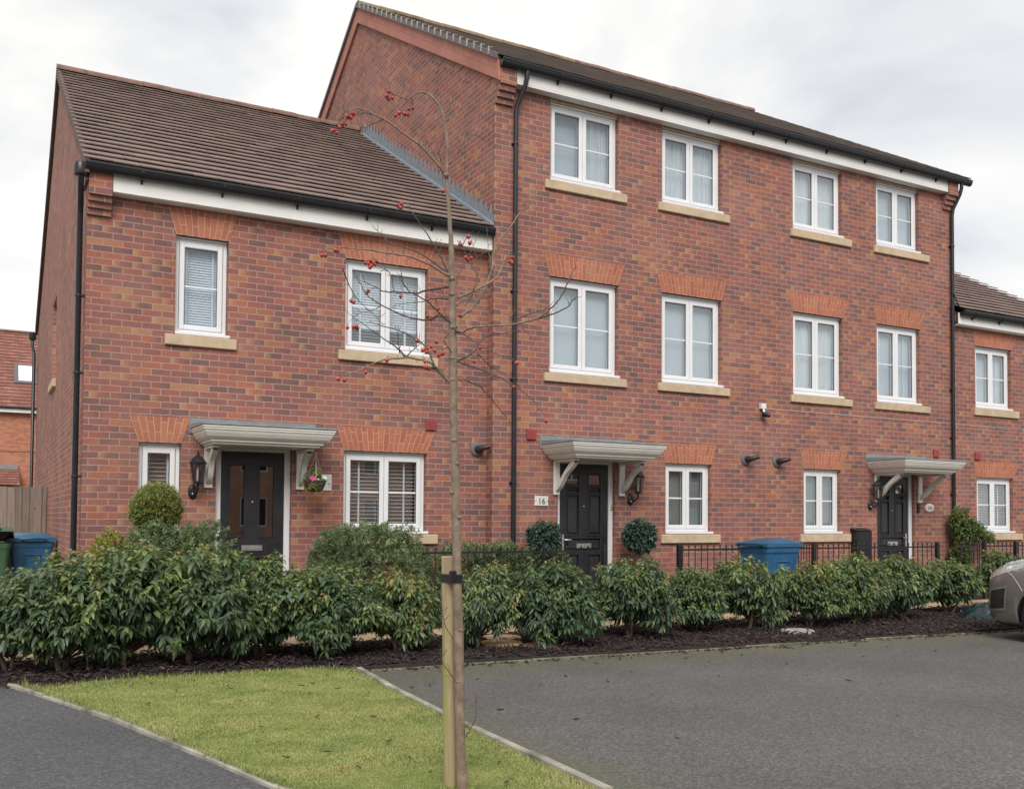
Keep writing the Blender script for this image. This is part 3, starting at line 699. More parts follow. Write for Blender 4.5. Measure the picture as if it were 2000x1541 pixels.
def door(H, xa, xb, z0, z1, Y, style, lever=False):
    """leaf edges xa..xb; frame goes 75 mm beyond"""
    f = .078; ya = Y+.07
    m = MB(); m.box((xa-f, ya-.005, z0), (xa-.004, ya+.07, z1+.004), bev=.006); m.box((xb+.004, ya-.005, z0), (xb+f, ya+.07, z1+.004), bev=.006); m.box((xa-f, ya-.006, z1+.005), (xb+f, ya+.07, z1+f), bev=.006)
    m.box((xa-f, ya-.06, z0-.03), (xb+f, ya+.07, z0-.001), bev=.006)
    d = m.build('door', M['upvc'], H)
    w = xb-xa; h = z1-z0; yl = ya+.018
    L = MB(); lf = [];
    pcs = []                               # openings and panels as (u0,u1,v0,v1,type) in metres from the leaf's lower left
    if style == 'glazed':
        for u in ((.105, .29), (w-.31, w-.125)): pcs.append((*u, 1.04, h-.17, 'g'))
        pcs.append((.105, w-.125, .16, .78, 'p'))
    else:
        c = w/2
        for u in ((.125, c-.085), (c+.085, w-.125)):
            pcs += [(*u, h-.30, h-.155, 'g'), (*u, h-.42, h-.345, 'p'), (*u, h-1.04, h-.455, 'p'), (*u, .16, h-1.33, 'p')]
        pcs.append((.125, w-.125, h-1.27, h-1.09, 'p'))
    holes = [(xa+a, xa+b, z0+c0, z0+c1) for a, b, c0, c1, t in pcs]
    wall_cells(L, xa, xb, z0, z1, holes, lambda u, v, dd: (u, yl+dd, v), True, .022)
    L.box((xa, yl+.023, z0), (xb, yl+.045, z1)) if style != 'glazed' else None
    L.face([(xa, yl, z1), (xb, yl, z1), (xb, yl+.045, z1), (xa, yl+.045, z1)])
    L.build('door_leaf', M['doorblack'], d)
    mo = MB(); gl = MB()
    for a, b, c0, c1, t in pcs:
        a, b, c0, c1 = xa+a, xa+b, z0+c0, z0+c1; k = .018 if t == 'g' else .014
        for (p, q) in (((a-k, c0-k), (a+.004, c1+k)), ((b-.004, c0-k), (b+k, c1+k)), ((a+.004, c1-.004), (b-.004, c1+k)), ((a+.004, c0-k), (b-.004, c0+.004))): mo.box((p[0], yl-.010, p[1]), (q[0], yl+.006, q[1]), bev=.005)
        if t == 'p': mo.box((a+.03, yl+.004, c0+.03), (b-.03, yl+.0225, c1-.03), bev=.012)
        else: gl.box((a, yl+.014, c0), (b, yl+.018, c1))
    mo.build('door_moulding', M['doormould'], d); 
    for k_, (a, b, c0, c1, t) in enumerate(pcs):
        if t == 'g':
            g = MB(); g.box((xa+a, yl+.014, z0+c0), (xa+b, yl+.018, z0+c1)); g.build('door_pane', M['doorglass'], d)
    lp = MB(); zz = z0+h-1.20; c = (xa+xb)/2
    lp.box((c-.13, yl-.016, zz-.036), (c+.13, yl-.0005, zz+.036), bev=.005); lp.box((c-.105, yl-.021, zz-.018), (c+.105, yl-.0165, zz+.016), bev=.002); lp.build('letter_plate', M['steel'], d)
    sp = MB(); sp.lathe([(.013, 0), (.012, .006), (.004, .008)], (c, yl-.0005, z0+1.47), 10, axis='y'); sp.build('spyhole', M['steel'], d)
    if lever:
        hd = MB(); hx = xb-.06 if lever > 0 else xa+.06; hd.box((hx-.017, yl-.012, z0+.82), (hx+.017, yl-.0005, z0+1.06), bev=.004); hd.tube([(hx, yl-.01, z0+.98), (hx, yl-.05, z0+.98), (hx-.12*lever, yl-.05, z0+.98)], .010, 8); hd.build('door_handle', M['steel'], d)
    # dim hall behind the glass
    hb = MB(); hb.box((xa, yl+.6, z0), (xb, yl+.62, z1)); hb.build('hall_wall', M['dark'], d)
    return d

def house_shell(name, loc, label, x0, x1, Y, eave, ridge, holes, gable_l=True, gable_r=True, side_holes=(), yr=11.44, yridge=5.72, brk='brick'):
    H = thing(name, loc, label, 'house', 'brick terraced houses in the row'); B = M[brk]
    m = MB(); wall_cells(m, x0, x1, 0, eave, holes, lambda u, v, d: (u, Y+d, v), True, .10)
    m.face([(x1, yr, 0), (x0, yr, 0), (x0, yr, eave), (x1, yr, eave)])
    sl = (ridge-eave)/(yridge-Y); 
    for gx, on, sgn in ((x0, gable_l, False), (x1, gable_r, True)):
        if not on: continue
        sh = side_holes if not sgn else ()
        wall_cells(m, Y, yr, 0, eave-.06, sh, (lambda u, v, d, gx=gx, s=sgn: (gx + (-d if s else d), u, v)), sgn, .10)
        t = [(gx, Y, eave-.06), (gx, yr, eave-.06), (gx, yr, eave), (gx, yridge, ridge), (gx, Y, eave)]; m.face(t if sgn else t[::-1])
    m.build('wall', B, H)
    # pale rooms inside: floors and a partition so that windows look into rooms
    return H
def roof(H, x0, x1, ye, ze, yr_, zr, rows, mat, rmat, tw=.30):
    m = MB(); tile_courses(m, x0, x1, ye, ze, yr_, zr, rows, tw)
    yb = 2*yr_-ye; dn = .03
    m.add([(x0+.02, ye+.02, ze-.01), (x1-.02, ye+.02, ze-.01), (x1-.02, yr_, zr-.02), (x0+.02, yr_, zr-.02)], [(0,1,2,3)], 0, .3)
    m.add([(x0, yr_, zr+.02), (x1, yr_, zr+.02), (x1, yb, ze+.02), (x0, yb, ze+.02), (x0, yr_, zr-.06), (x1, yr_, zr-.06), (x1, yb, ze-.06), (x0, yb, ze-.06)], [(0,1,2,3), (0,3,7,4), (1,5,6,2), (3,2,6,7), (7,6,5,4)], 0, .4)
    o = m.build('roof', mat, H); ridge_row(H, x0, x1, yr_, zr+.0, rmat, o); return o

Z3S, Z2S, Z1S = (6.215, 6.345), (3.42, 3.545), (1.08, 1.21)
# ---------- end house on the left
XL = -5.23; YL = .2
op = [(-4.235, -3.61, 3.635, 4.855), (-2.095, -.92, 3.635, 4.855), (-4.62, -4.135, 1.22, 2.325), (-2.09, -.915, 1.22, 2.325), (-3.72, -2.778, .15, 2.335)]
HL = house_shell('terraced_house', (-2.6, .2, 0), 'two-storey red brick end house on the left, its black door with two tall glass panes', XL, 0.0, YL, 5.44, 8.9, op, gable_r=False, side_holes=[(5.3, 6.3, 3.65, 5.02)])
window(HL, *op[0], YL, 'closed', (-4.35, -3.50, 3.505, 3.634), (-4.33, -3.51, 5.195, 4.855), leaves=1)
window(HL, *op[1], YL, 'half', (-2.19, -.77, 3.505, 3.634), (-2.21, -.775, 5.195, 4.855))
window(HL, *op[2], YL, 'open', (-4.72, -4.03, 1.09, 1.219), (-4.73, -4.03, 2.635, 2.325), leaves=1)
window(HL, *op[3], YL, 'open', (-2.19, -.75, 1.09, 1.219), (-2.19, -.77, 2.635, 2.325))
door(HL, -3.642, -2.856, .16, 2.255, YL, 'glazed')
canopy(HL, -4.03, -2.45, YL, 2.55, .76, .40, .035, (-3.815, -2.675))
lantern(HL, -3.965, 2.075, YL, 1); flue(HL, -.15, 2.41, YL); vent(HL, -.862, 2.715, YL)
m = MB(); m.box((-2.40, YL-.012, 1.79), (-2.255, YL-.001, 2.0), bev=.004)
pl = m.build('house_plate', M['plate'], HL)
q = MB()
for (a, b, c, d) in ((-2.31, 1.875, -2.275, 1.885), (-2.285, 1.855, -2.27, 1.862), (-2.30, 1.835, -2.29, 1.845), (-2.275, 1.82, -2.268, 1.828), (-2.36, 1.90, -2.35, 1.93)): q.box((a, YL-.0145, b), (c, YL-.0118, d))
q.build('plate_motif', M['ink'], pl)
roof(HL, XL-.06, -.012, -.03, 5.50, 5.72, 8.87, 25, M['tile'], M['ridge'])
m = MB(); m.box((-4.972, .045, 5.205), (-.004, .065, 5.43), bev=.004); m.box((-4.972, .066, 5.198), (-.004, .199, 5.212)); m.box((-4.35, .10, 5.19), (-4.15, .16, 5.1975))
m.build('fascia', M['white'], HL)
corbel(HL, XL-.004, -4.974, YL, 4.94, 5.45, .17)
# the gable's eave return and dark verge strip
m = MB(); m.prism([(YL-.16, 5.30), (YL+.3, 5.30), (YL+.3, 5.66), (YL-.12, 5.43)], XL-.03, XL-.004, 'x'); m.build('verge_return', M['brick'], HL)
m = MB(); sl = (8.87-5.50)/5.75
m.prism([(-.04, 5.36), (-.04, 5.52), (5.72, 8.91), (11.46, 5.52), (11.46, 5.36), (5.72, 8.74)], XL-.055, XL-.006, 'x'); m.build('verge_board', M['vergebrown'], HL)
gutter(HL, -5.28, -.012, -.015, 5.472, .93, .62)
m = MB(); m.lathe([(.075, -.02), (.08, .0), (.08, .10), (.07, .12)], (-5.315, .04, 5.36), 14); m.build('gutter_outlet', M['black'], HL)
downpipe(HL, [(-5.315, .04, 5.40), (-5.315, .05, 5.27), (-5.30, .22, 5.08), (-5.30, .27, 4.95), (-5.30, .27, .05)], [(-5.30, .27, 4.0), (-5.30, .27, 2.75+.35), (-5.30, .27, 1.9)], (1, 0, 0))
m = MB(); m.lathe([(.07, -.04), (.08, 0), (.08, .12)], (-5.33, 11.55, 5.30), 12); m.tube([(-5.33, 11.55, 5.3), (-5.33, 11.5, 5.1), (-5.31, 11.2, 4.9), (-5.31, 11.2, 0)], .034, 10); m.build('downpipe', M['black'], HL)
m = MB(); m.box((XL-.05, 5.2, 3.52), (XL+.09, 6.4, 3.648), bev=.006); m.build('stone_sill', M['sill'], HL)
m = MB(); m.box((XL+.07, 5.302, 3.651), (XL+.12, 5.36, 5.018)); m.box((XL+.07, 6.24, 3.651), (XL+.12, 6.298, 5.018)); m.box((XL+.072, 5.36, 4.96), (XL+.12, 6.24, 5.018)); m.box((XL+.072, 5.36, 3.651), (XL+.12, 6.24, 3.71))
gw = m.build('gable_window', M['upvc'], HL); m = MB(); m.box((XL+.09, 5.36, 3.71), (XL+.10, 6.24, 4.96)); m.build('pane', M['glass'], gw)

# ---------- the two three-storey houses
XM = 4.86; XR = 9.70; E3 = 7.80
def three(name, x0, x1, label, wx, gx, doorx, gl, gr):
    hs = []
    for (a, b) in wx: hs += [(a, b, 6.345, 7.56), (a, b, 3.545, 4.955)]
    hs += [(gx[0], gx[1], 1.215, 2.318), (doorx[0]-.078, doorx[1]+.078, .15, 2.33)]
    H = house_shell(name, ((x0+x1)/2, 0, 0), label, x0, x1, 0.0, E3, 11.30, hs, gl, gr)
    return H
H16 = three('terraced_house', 0.0, XM, 'three-storey red brick house numbered 16, its black door between two clipped bushes', [(.905, 2.105), (2.922, 4.115)], (3.0, 3.905), (1.142, 1.988), True, False)
H14 = three('terraced_house', XM, XR, 'three-storey red brick house numbered 14, its black door next to a black meter box', [(5.665, 6.825), (7.68, 8.81)], (5.90, 6.77), (7.743, 8.57), False, True)
for H, wx, ins in ((H16, [(.905, 2.105, .81, 2.245, .82, 2.24), (2.922, 4.115, 2.835, 4.265, 2.826, 4.216)], (('side', 'plain'), ('net', 'plain'))), (H14, [(5.665, 6.825, 5.595, 7.03, 5.572, 6.996), (7.68, 8.81, 7.60, 9.05, 7.584, 8.987)], (('net', 'net'), ('plain', 'closed')))):
    for (a, b, s0, s1, t0, t1), (i3, i2) in zip(wx, ins):
        window(H, a, b, 6.345, 7.52, 0, i3, (s0, s1, Z3S[0], 6.344)); window(H, a, b, 3.545, 4.955, 0, i2, (s0, s1, Z2S[0], 3.544), (t0, t1, 5.275, 4.955))
        m = MB(); m.box((a+.004, .03, 7.522), (b-.004, .09, 7.562)); m.build('head_trim', M['sill'], H)
window(H16, 3.0, 3.905, 1.215, 2.318, 0, 'frost', (2.90, 4.066, 1.08, 1.214), (2.90, 4.02, 2.625, 2.318))
window(H14, 5.90, 6.77, 1.215, 2.318, 0, 'frost', (5.80, 6.983, 1.08, 1.214), (5.815, 6.92, 2.63, 2.318))
door(H16, 1.142, 1.988, .16, 2.25, 0, 'panel', -1); door(H14, 7.743, 8.57, .16, 2.24, 0, 'panel', 1)
canopy(H16, .78, 2.36, 0, 2.545, .86, .53, .012, (1.03, 2.17)); canopy(H14, 7.40, 8.96, 0, 2.535, .83, .53, .012, (7.64, 8.77))
lantern(H16, 2.365, 2.07, 0, 1); lantern(H14, 7.51, 2.05, 0, 1)
vent(H16, .608, 2.64, 0); vent(H14, 9.22, 2.695, 0); flue(H16, 4.62, 2.425, 0); flue(H14, 5.30, 2.415, 0)
for H, x0, x1, last in ((H16, .262, XM, 0), (H14, XM+.001, 9.44, 1)):
    m = MB(); m.box((x0, -.145, 7.59), (x1, -.125, 7.80), bev=.003); m.box((x0, -.124, 7.563), (x1, -.001, 7.580)); m.box((x0, -.1445, 7.565), (x1, -.1245, 7.5895)); m.build('fascia', M['white'], H)
corbel(H16, -.004, .26, 0, 7.28, 7.86, .17); corbel(H14, 9.441, XR+.004, 0, 7.28, 7.86, .17)
gutter(H16, -.02, XM, -.205, 7.82, .93, .95); gutter(H14, XM+.001, 9.98, -.205, 7.82, .93, .5)
YE, ZE, ZR = -.20, 7.86, 11.33
rf16 = roof(H16, -.06, XM, YE, ZE, 5.72, ZR, 25, M['tile_moss'], M['ridge_moss']); rf14 = roof(H14, XM+.001, 10.0, YE, ZE, 5.72, ZR, 25, M['tile_moss'], M['ridge'])
def rake(H, xo, xi, name, mat, top_off, bot_off, y0=-.16):
    """band along both slopes of the gable, UV laid along the slope"""
    m = MB(); sl = (ZR-ZE)/(5.72-YE); n = 14
    for sg in (1, -1):
        for i in range(n):
            t0, t1 = i/n, (i+1)/n; ya_, yb_ = y0+(5.72-y0)*t0, y0+(5.72-y0)*t1
            za, zb_ = ZE+(ya_-YE)*sl, ZE+(yb_-YE)*sl
            if sg < 0: ya_, yb_ = 11.44-ya_, 11.44-yb_
            L0, L1 = t0*6.9, t1*6.9
            q = [(xo, ya_, za+bot_off), (xo, yb_, zb_+bot_off), (xo, yb_, zb_+top_off), (xo, ya_, za+top_off)]; uv = [(L0, 0), (L1, 0), (L1, .23), (L0, .23)]
            if sg > 0: q = q[::-1]; uv = uv[::-1]
            m.face(q, uv=uv)
            q = [(xo, ya_, za+bot_off), (xi, ya_, za+bot_off), (xi, yb_, zb_+bot_off), (xo, yb_, zb_+bot_off)]; m.face(q if sg > 0 else q[::-1])
            q = [(xo, ya_, za+top_off), (xo, yb_, zb_+top_off), (xi, yb_, zb_+top_off), (xi, ya_, za+top_off)]; m.face(q if sg > 0 else q[::-1])
    m.face([(xo, y0, ZE+(y0-YE)*sl+bot_off), (xo, y0, ZE+(y0-YE)*sl+top_off), (xi, y0, ZE+(y0-YE)*sl+top_off), (xi, y0, ZE+(y0-YE)*sl+bot_off)])
    return m.build(name, mat, H)
rake(H16, -.045, -.002, 'verge_band', M['bargebrick'], -.035, -.33)
rake(H16, -.085, -.004, 'verge_trim', M['grey'], .045, -.033); rake(H14, 10.01, XR+.003, 'verge_trim', M['grey'], .045, -.033)
sl = (ZR-ZE)/(5.72-YE)                                    # pale verge clips, one to a course
for i in range(24):
    y = YE+.25+i*.236; z = ZE+(y-YE)*sl; m = MB(); m.box((-.095, y-.012, z-.02), (-.080, y+.012, z+.085)); m.box((-.095, y-.012, z+.0855), (-.03, y+.012, z+.093)); m.build('verge_clip', M['concrete'], H16)
m = MB(); n = 34                                                     # stepped lead flashing where the lower roof meets this gable
for i in range(n):
    y = .03+i*(5.36/n); dyy = 5.36/n; z = 5.55+(y)*.588
    m.prism([(y, z-.03), (y+dyy, z+dyy*.588-.03), (y+dyy, z+dyy*.588+.10), (y+dyy*.35, z+dyy*.588*.35+.27), (y+.01, z+.13)], -.012-.001*(i % 2), -.004, 'x')
m.prism([(-.01, 5.50), (5.38, 5.50+5.39*.588), (5.38, 5.56+5.39*.588), (-.01, 5.585)], -.075, -.0135, 'x')
m.build('lead_flashing', M['flash'], H16)
downpipe(H16, [(.40, -.205, 7.76), (.40, -.20, 7.66), (.385, -.17, 7.55), (.315, -.07, 7.30), (.305, -.055, 7.18), (.305, -.055, .05)], [(.305, -.055, 6.75), (.305, -.055, 4.65), (.305, -.055, 3.4), (.305, -.055, 1.95)])
downpipe(H14, [(9.74, -.205, 7.76), (9.74, -.20, 7.66), (9.73, -.17, 7.55), (9.67, -.07, 7.30), (9.66, -.055, 7.18), (9.66, -.055, .05)], [(9.66, -.055, 6.6), (9.66, -.055, 3.9), (9.66, -.055, 3.0), (9.66, -.055, 1.95)])
m = MB(); m.box((.672, -.014, 1.628), (.895, -.001, 1.768), bev=.004); pl = m.build('house_plate', M['plate'], H16); text_mesh('16', .088, (.785, -.0165, 1.654), pl)
q = MB(); q.box((.678, -.0165, 1.694), (.70, -.0138, 1.700)); q.box((.868, -.0165, 1.694), (.889, -.0138, 1.700)); q.build('plate_motif', M['ink'], pl)
m = MB(); m.lathe([(.0, 0), (.125, .001), (.125, .012), (.118, .015), (0, .0151)], (9.035, -.001, 1.69), 18, axis='y', squash=.62); pl = m.build('house_plate', M['plate'], H14); text_mesh('14', .075, (9.03, -.018, 1.655), pl)
q = MB(); q.box((8.925, -.0175, 1.685), (8.96, -.0158, 1.693)); q.box((9.105, -.0175, 1.685), (9.14, -.0158, 1.693)); q.build('plate_motif', M['ink'], pl)
m = MB(); m.box((4.905, -.07, 3.26), (5.005, -.001, 3.35), bev=.006); m.tube([(4.955, -.05, 3.26), (4.955, -.07, 3.20)], .02, 8); sc1 = m.build('security_camera', M['upvc'], H14)
m = MB(); m.lathe([(.0, -.055), (.035, -.045), (.052, -.01), (.052, .02), (.02, .035)], (4.955, -.085, 3.175), 14); m.tube([(4.955, -.09, 3.16), (5.02, -.14, 3.15)], [.04, .034], 10); m.build('camera_dome', M['blackmetal'], sc1)
m = MB(); m.tube([(4.99, -.008, 3.27), (6.2, -.008, 3.27), (7.9, -.008, 3.265), (9.58, -.008, 3.262)], .003, 5); m.build('cable', M['greyblind'], H14)
m = MB(); m.box((7.0, -.16, .32), (7.36, -.001, 1.27), bev=.012); m.prism([(-.17, 1.272), (-.001, 1.272), (-.001, 1.32)], 6.985, 7.375, 'x'); m.box((7.03, -.166, .36), (7.33, -.1605, 1.24), bev=.004); m.build('meter_box', M['blackmetal'], H14)
m = MB(); m.box((8.70, -.035, 1.60), (8.76, -.001, 1.76), bev=.004); m.build('door_bell', M['blackmetal'], H14)
m = MB(); m.box((2.02, .045, 1.58), (2.055, .064, 1.66), bev=.004); m.build('door_bell', M['steel'], H16)

# ---------- house beyond on the right
X2 = 14.1
opR = [(10.375, 11.46, 3.60, 4.805), (10.39, 11.49, 1.215, 2.29)]
HR = house_shell('terraced_house', (11.9, 0, 0), 'two-storey red brick house at the right end of the row, beyond the tall pair', XR, X2, 0.0, 5.40, 8.75, opR, False, True)
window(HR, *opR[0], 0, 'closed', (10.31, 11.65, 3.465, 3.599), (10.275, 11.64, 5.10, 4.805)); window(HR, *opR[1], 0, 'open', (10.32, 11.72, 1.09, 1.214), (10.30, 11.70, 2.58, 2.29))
roof(HR, XR+.06, X2+.06, -.22, 5.39, 5.72, 8.82, 25, M['tile'], M['ridge'])
m = MB(); m.box((XR+.01, -.145, 5.13), (X2, -.125, 5.34), bev=.003); m.box((XR+.01, -.124, 5.115), (X2, -.001, 5.129)); m.build('fascia', M['white'], HR)
gutter(HR, XR+.03, X2+.05, -.205, 5.355, .8, .35)
vent(HR, 10.40, 2.69, 0)
m = MB(); m.tube([(9.63, -.10, 5.70), (9.72, -.12, 5.50), (9.78, -.14, 5.42)], .012, 6); m.build('cable', M['black'], HR)
m = MB(); m.tube([(9.705, -.008, 3.262), (11, -.008, 3.25), (14, -.008, 3.2)], .003, 5); m.build('cable', M['greyblind'], HR)

# ---------- house far behind on the left
FB = thing('detached_house', (-7.5, 38, 0), 'orange brick house far behind on the left with a roof window in its tiles', 'house')
m = MB(); wall_cells(m, -14, -3.2, 0, 6.35, [], lambda u, v, d: (u, 38+d, v), True)
for gx in (-14, -3.2):
    q = [(gx, 38, 0), (gx, 47, 0), (gx, 47, 6.35), (gx, 42.5, 10.55), (gx, 38, 6.35)]; m.face(q if gx > -5 else q[::-1])
m.face([(-3.2, 47, 0), (-14, 47, 0), (-14, 47, 6.35), (-3.2, 47, 6.35)])
m.box((-14.01, 37.97, 4.35), (-3.2, 37.999, 4.45)); m.build('wall', M['farbrick'], FB)
m = MB(); tile_courses(m, -14.2, -3.1, 37.7, 6.35, 42.5, 10.6, 24, .33); m.add([(-14.2, 42.5, 10.6), (-3.1, 42.5, 10.6), (-3.1, 47.3, 6.35), (-14.2, 47.3, 6.35)], [(0,1,2,3)], 0, .4)
t_far = tile_mat('red_far_tile', (.20, .085, .068), (.30, .135, .105), (.12, .10, .05), .2)
rf = m.build('roof', t_far, FB); ridge_row(FB, -14.2, -3.1, 42.5, 10.6, M['ridge'], rf)
m = MB(); m.box((-14.2, 37.72, 6.12), (-3.1, 37.75, 6.33)); m.build('fascia', M['white'], FB)
m = MB(); m.tube([(-14.2, 37.66, 6.34), (-3.1, 37.66, 6.34)], .06, 8); m.build('gutter', M['black'], FB)
sk = MB(); a, b = np.array([39.15, 7.63]), np.array([40.15, 8.52])
sk.add([(-5.0, *(a+(-.1, .03))), (-4.05, *(a+(-.1, .03))), (-4.05, *(b+(-.02, .16))), (-5.0, *(b+(-.02, .16))), (-5.0, *(a+(0, -.1))), (-4.05, *(a+(0, -.1))), (-4.05, *b), (-5.0, *b)], [(0,1,2,3), (0,4,5,1), (1,5,6,2), (3,7,4,0), (2,6,7,3)])
rw = sk.build('roof_window', M['grey'], FB)
sk = MB(); sk.add([(-4.82, *(a+(.0, .14))), (-4.2, *(a+(.0, .14))), (-4.2, *(b+(-.12, .085))), (-4.82, *(b+(-.12, .085)))], [(0,1,2,3)]); sk.build('pane', M['upvc'], rw)
m = MB(); tile_courses(m, -9.5, -4.75, 36.4, 2.75, 37.9, 3.5, 6, .33); pr = m.build('porch_roof', t_far, FB)
m = MB(); m.box((-9.5, 37.85, 3.52), (-4.8, 37.965, 3.72)); m.build('lead_flashing', M['lead'], pr)
m = MB(); m.box((-9.4, 36.6, 0), (-4.85, 37.96, 2.7)); m.build('porch_wall', M['farbrick'], FB)

# ---------- houses across the street (seen in the window panes)
M['facingbrick'] = brick('pale_orange_stock_brick', [(0, (.42, .20, .13)), (.4, (.55, .26, .165)), (1, (.62, .33, .20))], (.6, .5, .42), cluster=.2, flash=.3)
def opposite(x):
    H = thing('facing_house', (x, -30, 0), 'brick house across the street, seen only as a reflection in the panes', 'house', 'houses facing the row')
    hs = [(x-3.4, x-2.2, 3.4, 4.7), (x-.6, x+.6, 3.4, 4.7), (x+2.2, x+3.4, 3.4, 4.7), (x-3.4, x-2.2, 1.0, 2.3), (x+2.2, x+3.4, 1.0, 2.3), (x-.5, x+.5, 0, 2.1)]
    m = MB(); wall_cells(m, x-4.6, x+4.6, 0, 5.0, hs, lambda u, v, d: (u, -30-d, v), False)
    for gx in (x-4.6, x+4.6):
        q = [(gx, -30, 0), (gx, -39, 0), (gx, -39, 5.0), (gx, -34.5, 7.3), (gx, -30, 5.0)]; m.face(q if gx < x else q[::-1])
    m.build('wall', M['facingbrick'], H)
    m = MB(); m.add([(x-4.7, -29.7, 4.9), (x+4.7, -29.7, 4.9), (x+4.7, -34.5, 7.4), (x-4.7, -34.5, 7.4), (x+4.7, -39.3, 4.9), (x-4.7, -39.3, 4.9)], [(1,0,3,2), (2,3,5,4)], 0, .4); m.build('roof', M['tile'], H)
    for a, b, c, d in hs[:5]:
        m = MB(); m.box((a, -30.06, c), (a+.07, -30.1, d)); m.box((b-.07, -30.06, c), (b, -30.1, d)); m.box(((a+b)/2-.05, -30.06, c), ((a+b)/2+.05, -30.1, d)); m.box((a, -30.061, c), (b, -30.1, c+.07)); m.box((a, -30.061, d-.07), (b, -30.1, d)); w = m.build('window', M['upvc'], H)
        m = MB(); m.box((a, -30.09, c), (b, -30.095, d)); m.build('pane', M['carglass'], w)
    m = MB(); m.box((x-.5, -30.06, 0), (x+.5, -30.1, 2.1)); m.build('door', M['upvc'], H)
    return H
for x in (-24.5, -14, -3.5, 7, 17.5, 28): opposite(x)

# ------------------------------------------------------------------ fences, railings, bins
FN = thing('board_fence', (-7, 6.8, 0), 'weathered wooden close-boarded fence behind the bins on the left', 'fence')
m = MB(); x = -10.0
while x < -5.42:
    w = random.uniform(.105, .125); dz = random.uniform(-.012, .01); rv = random.random()
    m.prism([(x, 6.80), (x+w+.02, 6.785), (x+w+.02, 6.797), (x, 6.822)], .06, 1.93+dz, 'z', r=rv); x += w
m.build('fence_panel', M['fence'], FN)
m = MB(); m.box((-5.42, 6.77, 0), (-5.315, 6.87, 1.97), r=.6, bev=.006); m.box((-5.31, 6.785, 0), (-5.245, 6.84, 1.965), r=.3, bev=.004); m.build('fence_post', M['fence'], FN)

def railing(label, x0, x1, y, posts, returns=(), zt=1.075):
    T = thing('metal_railing', ((x0+x1)/2, y, .06), label, 'railing', 'black metal front garden railings')
    def bar(px_, py_):
        m = MB(); m.tube([(px_, py_, .14), (px_, py_, zt-.02)], .0075, 6); m.lathe([(.002, -.026), (.013, -.018), (.016, -.006), (.013, .006), (.002, .014)], (px_, py_, zt-.014), 8); return m.build('bar', M['blackmetal'], T)
    m = MB(); m.box((x0, y-.006, zt-.085), (x1, y+.006, zt-.060)); m.build('rail', M['blackmetal'], T)
    m = MB(); m.box((x0, y-.006, .17), (x1, y+.006, .195)); m.build('rail', M['blackmetal'], T)
    n = int((x1-x0)/.118); b0 = None
    for k in range(n):
        xx = x0+.06+k*(x1-x0-.1)/n
        if any(abs(xx-p) < .05 for p in posts): continue
        if b0 is None: b0 = bar(xx, y); bx = xx
        else:
            c = b0.copy(); COL.objects.link(c); c.parent = T; c.location = (xx-bx, 0, 0); ORG[c.name] = ORG[b0.name]
    for xr in returns:
        m = MB(); m.box((xr-.006, y+.03, zt-.085), (xr+.006, -.01, zt-.060)); m.build('rail', M['blackmetal'], T)
        yy = y+.10
        while yy < -.05:
            c = b0.copy(); COL.objects.link(c); c.parent = T; c.location = (xr-bx, yy-y, 0); ORG[c.name] = ORG[b0.name]; yy += .118
    for p in posts:
        m = MB(); m.box((p-.032, y-.032, .0), (p+.032, y+.032, zt+.006), bev=.005); m.build('post', M['blackmetal'], T)
RY = -.68
rx = lambda px: float(aY(px, 1064, RY)[0])
railing('black metal railing with ball tops in front of the low box hedge', rx(826), rx(1181), RY, [rx(1181)])
railing('long black metal railing with ball tops behind the blue bin, between doors 16 and 14', rx(1327), rx(1832), RY, [rx(1327), rx(1590), rx(1831)], [rx(1590)])
railing('black metal railing with ball tops in front of the climbing shrub at the right', rx(1872), rx(1923)+3.0, RY, [rx(1923), rx(1984)], [rx(1923)])
m = MB(); gx0, gx1 = rx(1100)+.0, rx(1176)                              # boarded step gate is the lower door in the photograph: no gate

